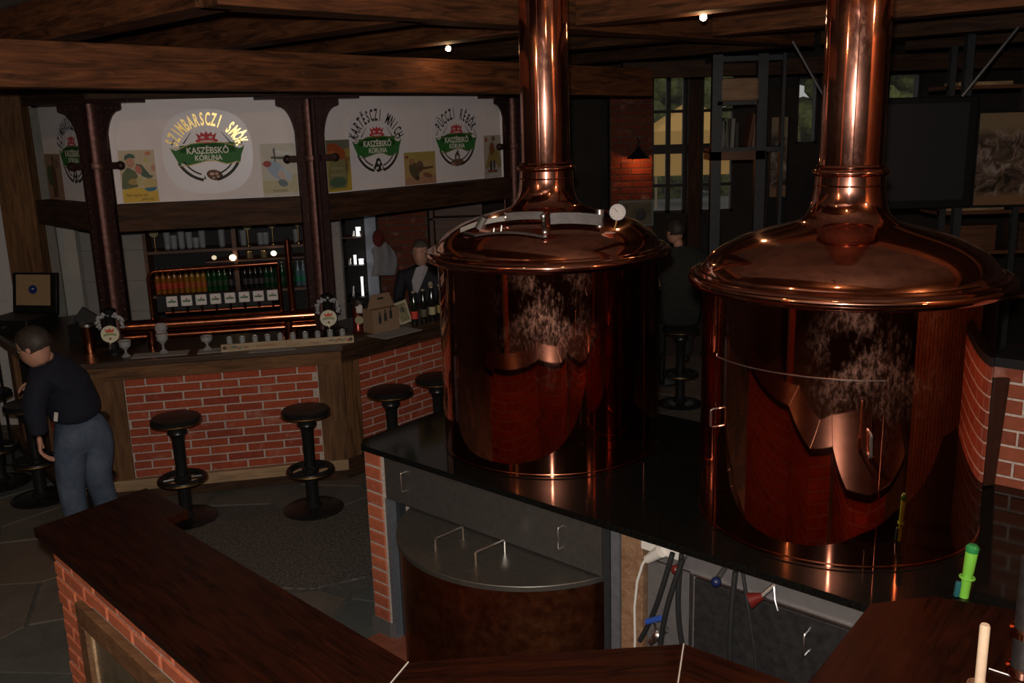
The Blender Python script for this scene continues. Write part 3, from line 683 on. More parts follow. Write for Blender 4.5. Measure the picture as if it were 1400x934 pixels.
# ------------------------------------------------------------------ near octagonal counter (photographer's side)
NZ = 1.20; CK = 0.9494
ncn = Vector((.7258, .6879)); ncd = Vector((.6879, -.7258))
def nc(al, be): q = (ncn * al + ncd * be) * CK; return (q.x, q.y)
CT = [('front_counter', 'long dark wooden counter on brick running from lower left to the bottom', [(-2.0, 3.607), (-1.686, 4.019), (-1.404, 3.751), (-1.475, 3.662), (-.3425, 2.536), (-.5265, 2.051)]),
      ('front_counter', 'dark wooden counter section at the bottom centre between two pale seams', [(-.339, 2.536), (.499, 2.593), (.372, 2.115), (-.523, 2.051)]),
      ('front_counter', 'short dark wooden counter section dipping out of frame before the steel cupboard', [(.503, 2.592), (.795, 2.352), (.56, 1.90), (.376, 2.114)]),
      ('front_counter', 'angular glossy dark wooden counter section at lower right', [(.798, 2.352), (1.155, 2.802), (1.376, 2.837), (1.621, 2.728), (1.98, 2.46), (2.10, 2.0), (1.6, 1.5), (1.0, 1.65), (.563, 1.90)])]
for i, (nm, lb, poly_) in enumerate(CT):
    poly_ = [(x * CK, y * CK) for x, y in poly_]
    cx = sum(p[0] for p in poly_) / len(poly_); cyy = sum(p[1] for p in poly_) / len(poly_)
    t = thing(nm, lb, 'counter', (cx, cyy, 0), 0, 'sections of the front counter')
    # top plank keeps its grain along the section
    a = math.atan2(poly_[-2][1] - poly_[0][1], poly_[-2][0] - poly_[0][0]) if i == 0 else math.atan2(poly_[1][1] - poly_[0][1], poly_[1][0] - poly_[0][0])
    if i == 0: a = math.atan2(-.7258, .6879)
    MI = Matrix.Translation((cx, cyy, 0)) @ Matrix.Rotation(a, 4, 'Z'); inv = MI.inverted()
    pl = [((inv @ Vector((x, y, 0))).x, (inv @ Vector((x, y, 0))).y) for x, y in poly_]
    MB().prism(pl, NZ - .038, NZ).build('counter_top', TOPW, t, MI, 0, .004)
    if i == 0:
        fb = nc(1.06, -3.86); fe = nc(1.06, -1.90)
        bricks(t, fb, fe, 0.0, NZ - .04, -ncn, BRICKO, .060, .215, .011, .008, holes=[(.0, .0, 0, 0)] if False else [(0.0, 99, -1, -1), ((1.96 - .28 - 1.3) * CK, (1.96 - .28) * CK, -.1, 1.03)], back=.34)
        bricks(t, nc(1.415, -1.78), nc(1.415, -3.86), 0.0, NZ - .04, ncn, BRICKO, .060, .215, .011, .008, back=.01)
        bricks(t, nc(1.06, -3.86), nc(1.40, -3.86), 0.0, NZ - .04, -ncd, BRICKO, .060, .215, .011, .008, back=.01)
        def fbox(b0, b1, z0, z1, a0=1.03, a1=1.06): return MB().prism([nc(a0, b0), nc(a1, b0), nc(a1, b1), nc(a0, b1)], z0, z1)
        b0 = -3.58; b1 = -2.28
        fbox(b0, b1, .945, 1.03, 1.025).build('frame_rail', FRAMEW, t, bevel=.004, smooth=0); fbox(b0, b1, .0, .09, 1.025).build('frame_rail', FRAMEW, t, bevel=.004, smooth=0)
        fbox(b0, b0 + .08, .09, .945, 1.025).build('frame_stile', FRAMEW, t, bevel=.004, smooth=0); fbox(b1 - .08, b1, .09, .945, 1.025).build('frame_stile', FRAMEW, t, bevel=.004, smooth=0)
        fbox(b0 + .08, b0 + .115, .09, .945, 1.035).build('moulding', PALE, t, bevel=.004, smooth=0)
        fbox(b0 + .115, b1 - .08, .09, .945, 1.045).build('door_panel', wood('door_panel_wood', (.10, .075, .05), (.17, .13, .085), .3), t, smooth=0)
    elif i < 3:
        a, b = Vector((*poly_[0], 0)), Vector((*poly_[1], 0)); d = (b - a).normalized(); n = Vector((-d.y, d.x, 0)); a -= n * .04; b -= n * .04
        bricks(t, a, b, 0, NZ - .04, n, BRICKO, .060, .215, .011, .008, back=.3)
    else:
        for k in (0, 1, 2):
            a, b = Vector((*poly_[k], 0)), Vector((*poly_[k + 1], 0)); d = (b - a).normalized(); n = Vector((-d.y, d.x, 0)); a = a - n * .05; b = b - n * .05
            bricks(t, a, b, 0, NZ - .04, n, BRICKO, .060, .215, .011, .008, back=.12 if k else .25)
    if i in (1, 2):
        p, q = Vector(poly_[0]), Vector(poly_[-1]); o = MB().rod((p.x - .002, p.y, NZ - .0005), (q.x - .002, q.y, NZ - .0005), .002, 6).build('joint_strip', plain('pale_joint', (.62, .55, .48), .5), t); o['label'] = 'pale seam strip'
o = MB().rod((1.281, 2.289, NZ + .0015), (1.325, 2.250, NZ + .0015), .0027, 6).build('edge_strip', CHROME, None); tag(o, 'thin bright metal strip lying on the lower right counter beside the stick', 'strip')
t = thing('steel_pole', 'vertical stainless steel pole standing on the counter at the right edge', 'pole', (1.358, 2.262, NZ))
MB().lathe([(.031, 0), (.031, .34), (.0001, .345)], 32).build('tube', HST, t, local=True)
for z in (.0, .115): MB().lathe([(.033, z), (.042, z + .003), (.042, z + .022), (.033, z + .025)], 32, cap=False).build('clamp_ring', COPD, t, local=True)
t = thing('wooden_stick', 'pale round wooden stick standing upright in a pot on the lower right counter', 'stick', (1.175, 2.136, NZ))
MB().lathe([(.0001, .006), (.0125, .006), (.0125, .222), (.010, .227), (.0001, .227)], 20).build('rod', plain('pale_beech', (.78, .56, .38), .6, nz=.08), t, local=True)
t = thing('clay_pot', 'small brown clay pot holding the pale stick', 'pot', (1.170, 2.136, NZ))
MB().lathe([(.0001, 0), (.024, 0), (.030, .02), (.029, .045), (.025, .06), (.022, .06), (.026, .045), (.030, .03), (.02, .005), (.0001, .005)], 28).build('pot', plain('brown_clay', (.25, .12, .06), .45), t, local=True)
GRN = plain('lime_green_plastic', (.20, .56, .06), .3, nz=.04, bump=0); GRD = plain('dark_green_plastic', (.03, .26, .07), .3, nz=.04, bump=0)
t = thing('green_handled_brush', 'bright green plastic brush handle standing on the worktop behind the lower right counter', 'brush', (1.512, 2.90, WT))
t.matrix_basis = Matrix.Translation((1.512, 2.90, WT)) @ Matrix.Rotation(R_(5), 4, 'Y')
MB().lathe([(.0001, 0), (.016, 0), (.0165, .065), (.0165, .085), (.0180, .10), (.020, .165), (.018, .170), (.0001, .170)], 24).build('grip', GRN, t, local=True)
MB().torus(.022, .0045, .072, 32, 8).build('grip_ring', GRN, t, local=True)
MB().lathe([(.0001, .165), (.0195, .165), (.022, .172), (.0215, .183), (.014, .192), (.0001, .194)], 24).build('end_cap', GRD, t, local=True, label='dark green rounded end cap')
MB().box(-.034, -.018, -.008, .008, 0, .055).build('clip', plain('teal_plastic', (.02, .12, .13), .35), t, local=True, bevel=.003, label='dark teal clip')

# ------------------------------------------------------------------ low brick wall at the right
rw = thing('low_brick_wall', 'low brick wall with black cap behind the right end of the worktop', 'wall', (2.6, 3.45, 1.08))
RN = Vector((-.669, -.743, 0))
a = Vector((2.075, 3.92, 0)); b = a + Vector((.743, -.669, 0)) * 1.4
bricks(rw, a, b, .2, 1.615, RN, brickmat('dull_brick', (0.26, 0.066, 0.033), (0.31, 0.082, 0.04), (0.22, 0.055, 0.03)), .0715, .27, .011, .008, back=.2)
P = [a - RN * .24 , b - RN * .24, b + RN * .03, a + RN * .03]
MB().prism([(p.x, p.y) for p in P], 1.615, 1.655).build('wall_cap', BLACK, rw, smooth=0)
o = beam('leaning_paddle', (2.055, 3.85, 1.085), (2.085, 3.86, 1.57), .03, .09, wood('dark_red_wood', (.03, .010, .006), (.06, .018, .010), .5)); tag(o, 'dark reddish wooden paddle leaning against the low brick wall', 'paddle')
#@@TAIL

# ================================================================== BAR
def v2(x, y): return Vector((x, y, 0))
B0, B1, B2, B3 = v2(-4.52, 8.05), v2(-3.30, 6.57), v2(-1.31, 6.965), v2(.52, 9.07)
def outn(a, b): d = (b - a).normalized(); return Vector((d.y, -d.x, 0))
def off_poly(pts, o):
    out = []
    for i, p in enumerate(pts):
        if i == 0: out.append(p + outn(pts[0], pts[1]) * o)
        elif i == len(pts) - 1: out.append(p + outn(pts[-2], pts[-1]) * o)
        else:
            n1 = outn(pts[i - 1], p); n2 = outn(p, pts[i + 1]); b = (n1 + n2).normalized(); out.append(p + b * (o / b.dot(n1)))
    return out
BP = [B0, B1, B2, B3]
bar = thing('bar_counter', 'octagonal brick and timber bar counter with dark wooden top', 'bar', (-2.3, 7.1, 0))
outer = off_poly(BP, .05); inner = off_poly(BP, -.72); fr_ = off_poly(BP, 0); ins = off_poly(BP, -.03); kick = off_poly(BP, -.0)
for i in range(3):
    q = [outer[i], outer[i + 1], inner[i + 1], inner[i]]
    cx = sum((p for p in q), Vector()) / 4; a = math.atan2((BP[i + 1] - BP[i]).y, (BP[i + 1] - BP[i]).x)
    MI = Matrix.Translation(cx) @ Matrix.Rotation(a, 4, 'Z'); inv = MI.inverted(); pl = [(inv @ p) for p in q]
    MB().prism([(p.x, p.y) for p in pl], 1.035, 1.08).build('bar_top', BARTOP, bar, MI, 0, .006)
    # timber frame of each face
    a_, b_ = BP[i], BP[i + 1]; d = (b_ - a_).normalized(); n = outn(a_, b_); Ln = (b_ - a_).length
    def tb(nm, s0, s1, z0, z1, th=.05, o=.0, m=OAK):
        p = a_ + d * s0 + n * (o - th / 2); q_ = a_ + d * s1 + n * (o - th / 2)
        beam(nm, (p.x, p.y, (z0 + z1) / 2), (q_.x, q_.y, (z0 + z1) / 2), th, z1 - z0, m, bar, .004)
    def post(s0, s1, th=.05, z0=.0, z1=.93):
        p = a_ + d * (s0 + s1) / 2 - n * th / 2
        Mx = Matrix((Vector((0, 0, 1)), d, Vector((0, 0, 1)).cross(d))).transposed().to_4x4(); Mx.translation = (p.x, p.y, (z0 + z1) / 2)
        hh = (z1 - z0) / 2; MB().box(-hh, hh, -(s1 - s0) / 2, (s1 - s0) / 2, -th / 2, th / 2).build('post', OAK, bar, Mx, 0, .004)
    tb('frieze', .0, Ln, .93, 1.034, .06, .012, OAK if i < 2 else BEAMD)
    tb('plinth', .0, Ln, .0, .07, .05, .012, BEAMD)
    if i == 1: tb('sill', .0, Ln, .07, .155, .07, .022, PALE)
    elif i == 2: tb('sill', .0, Ln, .07, .155, .06, .012, BEAMD)
    else: tb('sill', .0, Ln, .07, .155, .06, .012, OAK)
    z0, z1 = .155, .93
    if i == 0:
        post(Ln - .10, Ln, .06); post(Ln - .63, Ln - .50); post(0.35, .5)
        s0, s1 = Ln - .50, Ln - .10
    elif i == 1: post(.0, .44); s0, s1 = .44, 1.845; post(1.845, Ln)
    else: post(.0, .17); s0, s1 = .17, Ln
    p, q_ = a_ + d * s0 - n * .03, a_ + d * s1 - n * .03
    bricks(bar, p, q_, z0, z1, n, BRICK, .0665, .275, .012, .009, back=.1)
# body behind the facing
bp = off_poly(BP, -.14); bi = off_poly(BP, -.62)
for i in range(3):
    MB().prism([(p.x, p.y) for p in (bp[i], bp[i + 1], bi[i + 1], bi[i])], .02, 1.03).build('carcass', DARKW, bar, smooth=0)

# tiled wall and back-bar shelving behind the bar
tw = struct(thing('wall_tiled', None, None, (-4.4, 9.3, 0)))
MB().box(-6.0, -3.36, 9.20, 9.30, 0, 3.5).build('wall_core', plain('tile_grout', (.16, .15, .14), .9), tw, smooth=0)
for i in range(8):
    for j in range(7):
        x0 = -5.62 + i * .305
        if x0 + .3 > -3.36: continue
        MB().box(x0, x0 + .300, 9.193, 9.201, .66 + j * .305, .66 + j * .305 + .300).build('wall_tile', TILE, tw, smooth=0)
for k, z in enumerate((1.12, 1.19)):
    o = MB().box(-3.52, -3.46, 9.180, 9.192, z, z + .055).build('wall_socket', WHT, None, bevel=.003); tag(o, ['lower white wall socket on the grey tiles', 'upper white wall socket on the grey tiles'][k], 'socket')
SW = wood('shelf_wood', (.10, .038, .018), (.20, .08, .035), .5)
ca, sa_ = math.cos(.2), math.sin(.2)
shp = lambda s, o, z: Vector((-3.42 + ca * s - sa_ * o, 8.75 + sa_ * s + ca * o, z))
sh = thing('back_bar_shelf', 'dark wooden back-bar shelf unit full of bottles and glasses', 'shelf', tuple(shp(.75, .15, 0)), .2)
def sbox(s0, s1, o0, o1, z0, z1): return MB().prism([(shp(s, o, 0).x, shp(s, o, 0).y) for s, o in ((s0, o0), (s1, o0), (s1, o1), (s0, o1))], z0, z1)
def S(o): return o
for nm, a in (('side_panel', (.0, .03, .0, .32, 0, 2.2)), ('side_panel', (1.47, 1.53, .0, .32, 0, 2.2)), ('divider', (.80, .84, .02, .32, 1.10, 2.1)),
              ('shelf_board', (.03, 1.47, .0, .32, 1.575, 1.60)), ('shelf_board', (.03, 1.47, .0, .32, 1.155, 1.18)), ('shelf_board', (.03, 1.47, .0, .32, .85, .88)), ('shelf_board', (.55, 1.47, .0, .30, 1.465, 1.48)),
              ('shelf_board', (.03, 1.47, .0, .32, 1.93, 1.96)), ('back_board', (.03, 1.47, .32, .335, 0, 2.2))):
    sbox(*a).build(nm, SW if nm != 'back_board' else BLACK, sh, smooth=0, bevel=0)
def lathe_thing(nm, lab, cat, grp, prof, mat, parts=(), n=14):
    t = thing(nm, lab, cat, (0, 0, 0), 0, grp); MB().lathe(prof, n).build(nm + '_body' if nm in ('glass', 'bottle') else 'body', mat, t, local=True)
    for pn, pr, pm in parts: MB().lathe(pr, n).build(pn, pm, t, local=True)
    return t
BPROF = [(.0001, 0), (.024, 0), (.026, .01), (.026, .14), (.022, .17), (.014, .20), (.012, .235), (.0001, .235)]
CAP = ('cap', [(.0001, .233), (.0145, .233), (.0145, .245), (.0001, .246)], plain('bottle_cap', (.5, .4, .3), .4, .5))
protos = {}
def bottle(cname, col, adj, grp, label):
    key = cname
    t = lathe_thing('bottle', label, 'bottle', grp, BPROF, plain(cname, col, .12, 0, .1, 0, .6), [('paper_label', [(.0265, .045), (.0268, .05), (.0268, .095), (.0265, .10)], plain(cname + '_label', adj, .6, nz=.3, scale=60)), CAP])
    return t
kinds = [('orange_bottle', (.30, .10, .012), (.50, .05, .02), 5, 'orange bottle with red label'), ('amber_bottle', (.34, .15, .012), (.45, .10, .02), 4, 'amber yellow bottle'), ('green_bottle', (.008, .06, .015), (.02, .05, .02), 4, 'dark green bottle'),
         ('black_bottle', (.012, .012, .012), (.05, .04, .04), 5, 'black beer bottle'), ('deep_green_bottle', (.008, .05, .02), (.02, .05, .02), 6, 'very dark green bottle'), ('blue_bottle', (.10, .17, .22), (.02, .22, .12), 4, 'pale blue glass bottle')]
s = .075; first = {}
ORD = ['leftmost', 'second', 'third', 'fourth', 'fifth', 'sixth']
for cn, c1, c2, cnt, nm in kinds:
    for k in range(cnt):
        lb = '%s of the %ss on the bottle shelf behind the bar' % (ORD[k] if k else 'leftmost', nm)
        if cn not in first: o = first[cn] = bottle(cn, c1, c2, 'bottles on the back-bar shelf', lb)
        else: o = copy_tree(first[cn])
        if .77 < s < .87: s = .885
        p = shp(s, .12, 1.181); place(o, tuple(p), 0, lb); s += .0505 if s > .4 else .053
# glasses on the upper shelf, badges
GL = NT('clear_glassware'); GL.set(Base_Color=(.92, .95, .95), Roughness=.16, IOR=1.45, Alpha=.5); GL.b.inputs['Transmission Weight'].default_value = 0.6; GL = GL.m
BADGE = plain('badge_gold', (.34, .31, .17), .4, .2)
gl0 = None
GPROF = [(.0001, 0), (.024, 0), (.028, .01), (.033, .16), (.031, .16), (.024, .012), (.0001, .012)]
for k, (s_, h_) in enumerate(((.20, 1.), (.26, .8), (.33, 1.1), (.40, .95), (.46, .6), (.52, 1.05), (.70, 1.2), (.90, .9), (1.06, .7), (1.11, .7), (1.40, .8))):
    if gl0 is None: gl0 = thing('beer_glass', 'x', 'glass', (0, 0, 0), 0, 'glasses on the top back-bar shelf'); MB().lathe(GPROF, 16).build('glass_body', GL, gl0, local=True); o = gl0
    else: o = copy_tree(gl0)
    place(o, tuple(shp(s_, .14, 1.601)), 0, '%s glass from the left on the top back-bar shelf' % ['first', 'second', 'third', 'fourth', 'fifth', 'sixth', 'seventh', 'eighth', 'ninth', 'tenth', 'last'][k]); o.scale = (1, 1, h_)
tp = None
for k, (s_, z) in enumerate(((.10, 1.80), (.95, 1.84), (1.18, 1.85), (1.42, 1.86))):
    if tp is None:
        tp = thing('tap_trophy', 'x', 'tap handle', (0, 0, 0), 0, 'badge topped tap handles on the shelf')
        MB().lathe([(.0001, 0), (.025, 0), (.022, .01), (.008, .02), (.008, .14), (.0001, .14)], 12).build('stem', BRASS, tp, local=True)
        MB().rod((0, -.008, .17), (0, .008, .17), .042, 20).build('badge', BADGE, tp, local=True)
        MB().box(-.035, .035, -.006, .006, .205, .235).build('crest', CHROME, tp, local=True, bevel=.003); o = tp
    else: o = copy_tree(tp)
    place(o, tuple(shp(s_, .06, 1.601)), .1, '%s badge-topped tap handle on the top shelf' % ['leftmost', 'second', 'third', 'rightmost'][k]); o.scale = (1, 1, (z - 1.6) / .2)
for k, (s_, z, m) in enumerate(((.63, 1.50, (.8, .65, .45)), (.80, 1.49, (1, .72, .42)), (1.18, 1.51, (1, .85, .6)))):
    o = MB().ball(tuple(shp(s_, -.03, z + .02)), (.024, .034, .028)[k], 10, (1, .6, .9)).build('shelf_lamp', emit('lamp_glow_%s' % 'abc'[k], m, (.8, 3.0, 2.5)[k]), None)
    tag(o, ['faint left shelf lamp under the top shelf', 'brightest warm shelf lamp in the middle of the back bar', 'round pale shelf lamp at the right of the back bar'][k], 'lamp')
mug = None
for k, s_ in enumerate((.95, 1.08, 1.32)):
    if mug is None: mug = thing('jar', 'x', 'jar', (0, 0, 0), 0, 'small jars on the narrow shelf'); MB().lathe([(.0001, 0), (.03, 0), (.032, .01), (.032, .06), (.0001, .06)], 14).build('jar_body', plain('dull_jar', (.14, .10, .05), .3), mug, local=True); MB().lathe([(.0001, .06), (.03, .06), (.03, .072), (.0001, .072)], 14).build('lid', BRASS, mug, local=True); o = mug
    else: o = copy_tree(mug)
    place(o, tuple(shp(s_, .10, 1.481)), 0, '%s small brown jar on the narrow shelf under the glasses' % ['leftmost', 'middle', 'rightmost'][k])
# uprights and mirror niche right of the shelf
o = MB().box(-1.70, -1.60, 8.9, 9.0, 0, 2.3).build('white_post', plain('pale_post', (.33, .29, .27), .7), None, smooth=0, bevel=.003); tag(o, 'pale painted post between the shelf unit and the bright niche', 'post')
o = MB().box(-1.97, -1.88, 8.95, 9.05, 0, 2.3).build('shelf_post', SW, None, smooth=0); tag(o, 'brown wooden post at the right end of the shelf unit', 'post')
o = MB().box(-1.44, -1.33, 9.4, 9.5, 0, 2.4).build('blue_grey_post', plain('blue_grey_paint', (.30, .33, .40), .6), None, smooth=0); tag(o, 'blue grey door post behind the bar, left of the brick pillar', 'post')
ni = thing('bottle_niche', 'black niche beside the middle column with glasses, some with painted-in bright reflections', 'niche', (-1.54, 9.3, 0))
MB().box(-1.64, -1.44, 9.44, 9.46, .8, 2.3).build('back_board', BLACK, ni, smooth=0)
for z, m in ((1.02, BLACK), (1.34, BLACK), (1.62, SW), (1.845, BLACK)): MB().box(-1.64, -1.44, 9.20, 9.44, z, z + .012).build('shelf_board', m, ni, smooth=0)
LIT = emit('painted_reflection_glow', (1, .97, .92), 1.4)  # emission painted on some niche glasses in place of bright reflections
for k, (x, z, hh, rr_) in enumerate(((-1.49, 1.73, .085, .024), (-1.545, 1.64, .05, .018), (-1.60, 1.35, .06, .022), (-1.54, 1.36, .09, .014), (-1.48, 1.35, .05, .024), (-1.585, 1.04, .10, .018), (-1.485, 1.04, .19, .012), (-1.47, 1.64, .05, .02))):
    z0_ = {1.73: 1.635}.get(z, {1.64: 1.635, 1.35: 1.353, 1.36: 1.353, 1.04: 1.033}.get(z, z))
    t = thing('liqueur_glass', ['wide glass with painted white glow on the red niche shelf', 'short clear glass at the middle of the red niche shelf', 'clear glass at the left of the middle niche shelf', 'tall narrow glass with painted glow on the middle niche shelf', 'wide glass with painted white glow on the middle niche shelf', 'dull glass at the bottom left of the niche', 'very tall glass with painted white glow at the bottom of the niche', 'small lit glass at the right end of the red niche shelf'][k], 'glass', (x, 9.30, z0_), 0, 'glasses in the dark niche')
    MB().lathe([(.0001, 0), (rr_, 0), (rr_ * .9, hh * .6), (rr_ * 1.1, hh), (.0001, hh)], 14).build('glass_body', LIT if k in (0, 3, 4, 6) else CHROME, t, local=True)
# brick pillar and shelves in the kitchen behind the barman
bk = thing('brick_pillar', 'dim brick pillar behind the barman', 'pillar', (-1.1, 10.3, 0))
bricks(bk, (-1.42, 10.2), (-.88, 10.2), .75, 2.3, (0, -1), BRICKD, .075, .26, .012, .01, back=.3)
ks = thing('kitchen_shelf', 'dim wooden shelf seen behind the barman, left of the kettle', 'shelf', (-.7, 10.7, 0))
for a in ((-.88, -.3, 10.5, 10.8, 1.645, 1.665), (-.88, -.3, 10.5, 10.8, 1.235, 1.255), (-.88, -.3, 10.79, 10.8, 0, 2.3), (-.88, -.84, 10.5, 10.8, 0, 2.3)): MB().box(*a).build('shelf_board', SW, ks, smooth=0)
for k in range(5):
    t = thing('kitchen_jar', '%s dull glass jar on the shelf behind the barman' % ['first', 'second', 'third', 'fourth', 'fifth'][k], 'jar', (-.80 + .10 * k, 10.6, 1.256), 0, 'jars behind the barman'); MB().lathe([(.0001, 0), (.035, 0), (.035, .12), (.02, .15), (.0001, .15)], 12).build('jar_body', plain('olive_glass', (.16, .13, .04), .3), t, local=True)

# ---- draught tap gear on the bar
dp = (B2 - B1).normalized(); np_ = outn(B1, B2)
rail = thing('tap_rail', 'long polished copper beer rail running along the bar', 'beer tap', (-2.25, 7.1, 1.08))
MB().rod((-2.955, 6.952, 1.262), (-1.551, 7.253, 1.258), .048, 24).build('rail_pipe', COPB, rail); MB().rod((-2.95, 6.98, 1.175), (-1.55, 7.28, 1.17), .028, 16).build('lower_pipe', COPB, rail)
for x in (-2.75, -1.75): MB().rod((x, 6.952 + (x + 2.955) * .2144, 1.08), (x, 6.952 + (x + 2.955) * .2144, 1.25), .03, 16).build('support', COPB, rail)
fr2 = thing('badge_stand', 'slim copper pipe frame carrying eight white tap badges above the bar', 'stand', (-2.25, 7.15, 1.08))
fa, fb2 = Vector((-2.735, 7.03, 0)), Vector((-1.80, 7.23, 0))
zz = Vector((0, 0, 1))
MB().tube([fa + zz * 1.08, fa + zz * 1.62, fa + zz * 1.655 + (fb2 - fa) * .02, fa + zz * 1.67 + (fb2 - fa) * .05, fb2 + zz * 1.68], .016, 12).build('frame_pipe', COPB, fr2)
MB().rod(fb2 + zz * 1.08, fb2 + zz * 1.66, .016, 12).build('frame_leg', COPB, fr2); q9 = fb2 + (fb2 - fa).normalized() * .085; MB().rod(q9 + zz * 1.08, q9 + zz * 1.86, .026, 16).build('tall_pipe', COPB, fr2)
MB().rod(fa + zz * 1.345 + (fb2 - fa) * .1, fb2 + zz * 1.345, .012, 12).build('lower_bar', COPB, fr2)
d3 = (fb2 - fa).normalized(); n3 = Vector((d3.y, -d3.x, 0))
TW = plain('badge_white', (.62, .58, .56), .4, nz=.05, bump=0)
for k in range(8):
    p = fa + (fb2 - fa) * (.16 + .78 * k / 7) + n3 * .01
    Mk = Matrix((d3, -n3, zz)).transposed().to_4x4(); Mk.translation = p
    bd = MB().box(-.041, .041, -.012, .0, 1.392, 1.474).build('tap_badge', TW, fr2, Mk, 0, .010)
    MB().box(-.028, .028, -.0135, -.012, 1.425, 1.439).build('badge_band', plain('badge_green', (.05, .16, .06), .5, nz=.3), bd, local=True, smooth=0)
    MB().box(-.007, .007, -.0135, -.012, 1.442, 1.452).build('badge_crown', plain('badge_red', (.35, .04, .04), .5, nz=.3), bd, local=True, smooth=0)
    MB().lathe([(.010, 1.345), (.010, 1.40)], 8).build('tap_stem', COPD, fr2, Mk)
MB().box(-.0, .86, .02, .05, 1.35, 1.475).build('dark_back_plate', BLACK, fr2, Matrix.Translation((0, 0, 0)) @ Matrix((d3, -n3, zz)).transposed().to_4x4() if False else (lambda mm: (setattr(mm, 'translation', fa + d3 * .04), mm)[1])(Matrix((d3, -n3, zz)).transposed().to_4x4()), 0)
def tower(x, y, rb, label, z0=1.08, hgt=.36, r=.05, dark=True):
    t = thing('tap_tower', label, 'beer tap', (x, y, z0), rb, 'badged beer tap towers')
    MB().lathe([(.06, 0), (.06, .02), (r * .8, .04), (r * .8, hgt - .06), (r, hgt - .04), (r, hgt - .02), (.0001, hgt)], 20).build('tower_body', BLACK if dark else COPB, t, local=True)
    MB().rod((0, -.045, .165), (0, -.062, .165), .064, 32).build('badge', plain('badge_cream', (.68, .64, .48), .35, nz=.05, bump=0), t, local=True, label='round cream badge')
    MB().torus(.062, .005, 0, 32, 6).build('badge_rim', CHROME, t, Matrix.Translation((0, -.062, .165)) @ Matrix.Rotation(R_(90), 4, 'X'), local=True) if False else None
    mb = MB(); mb.add([(-.026, 0, 0), (.026, 0, 0), (.034, 0, .030), (.014, 0, .018), (0, 0, .034), (-.014, 0, .018), (-.034, 0, .030)], [(0, 1, 2, 3, 4, 5, 6)])
    mb.v = [(a, -.0635, c + .178) for a, b, c in mb.v]; mb.build('badge_crown', plain('crown_red', (.60, .09, .04), .5, nz=.05, bump=0), t, local=True, smooth=0)
    mb = MB(); mb.add([(-.045, -.0635, .150), (-.02, -.0635, .156), (0, -.0635, .158), (.02, -.0635, .156), (.045, -.0635, .150), (.045, -.0635, .168), (0, -.0635, .174), (-.045, -.0635, .168)], [(0, 1, 2, 3, 4, 5, 6, 7)]); mb.build('badge_band', plain('badge_olive', (.28, .33, .15), .5, nz=.2), t, local=True, smooth=0)
    MB().ball((0, -.064, .132), .009, 6, (1, .3, 1)).build('badge_mark', plain('badge_brown', (.2, .1, .05), .5), t, local=True)
    mb = MB(); rg_ = random.Random(int(abs(x) * 100))
    for k in range(44):
        a = R_(-25 + 230 * k / 43); rr2 = .085 + rg_.uniform(-.014, .014); mb.ball((rr2 * math.cos(a), -.02 + rg_.uniform(-.02, .01), .235 + rr2 * math.sin(a) * .9), rg_.uniform(.008, .016), 4)
    mb.build('silver_ornament', plain('silver_leaf', (.50, .50, .52), .35, .4, .3, 0), t, local=True, label='bright silver leafy ornament')
    MB().tube([(0, -.04, .10), (0, -.10, .095), (0, -.12, .06)], .009, 8).build('spout', CHROME, t, local=True)
    return t
tower(-2.99, 6.86, .2, 'tap tower with cream badge and silver ornament at the left end of the copper rail')
tower(-1.435, 7.22, .2, 'tap tower with cream badge and silver ornament before the middle column')
t = thing('copper_cylinder', 'upright copper cylinder with steel cap left of the tap tower', 'dispenser', (-3.20, 6.93, 1.08))
MB().lathe([(.045, 0), (.045, .20), (.0001, .20)], 24).build('cylinder', COPB, t, local=True); MB().lathe([(.048, .20), (.052, .205), (.052, .225), (.0001, .235)], 24).build('cap', CHROME, t, local=True)
t = thing('small_dispenser', 'small dark dispenser with gold badge right of the middle column', 'dispenser', (-1.24, 7.42, 1.08))
MB().lathe([(.05, 0), (.04, .02), (.04, .20), (.0001, .21)], 16).build('dispenser_body', plain('dark_red_metal', (.16, .03, .02), .25, .6), t, local=True); MB().rod((.02, -.045, .10), (.02, -.055, .10), .034, 20).build('badge', BADGE, t, local=True); MB().box(-.01, .05, -.04, -.02, .15, .22).build('badge_plate', TW, t, local=True, bevel=.01)
MB().lathe([(.042, .21), (.055, .23), (.03, .25), (.0001, .26)], 16).build('cap', CHROME, t, local=True)
o = MB().box(-.09, .09, -.02, .02, 0, .13).build('menu_box', BLACK, None, Matrix.Translation((-3.42, 7.35, 1.20)) @ Euler((R_(-10), R_(38), R_(10))).to_matrix().to_4x4(), 0, .006)
tag(o, 'black tilted box standing behind the copper cylinder', 'box')
o = MB().box(-.10, .10, -.1, .1, 0, .14).build('cash_box', BLACK, None, Matrix.Translation((-3.42, 7.38, 1.08)) , 0, .006)
tag(o, 'low black box on the bar carrying the tilted black box', 'box')
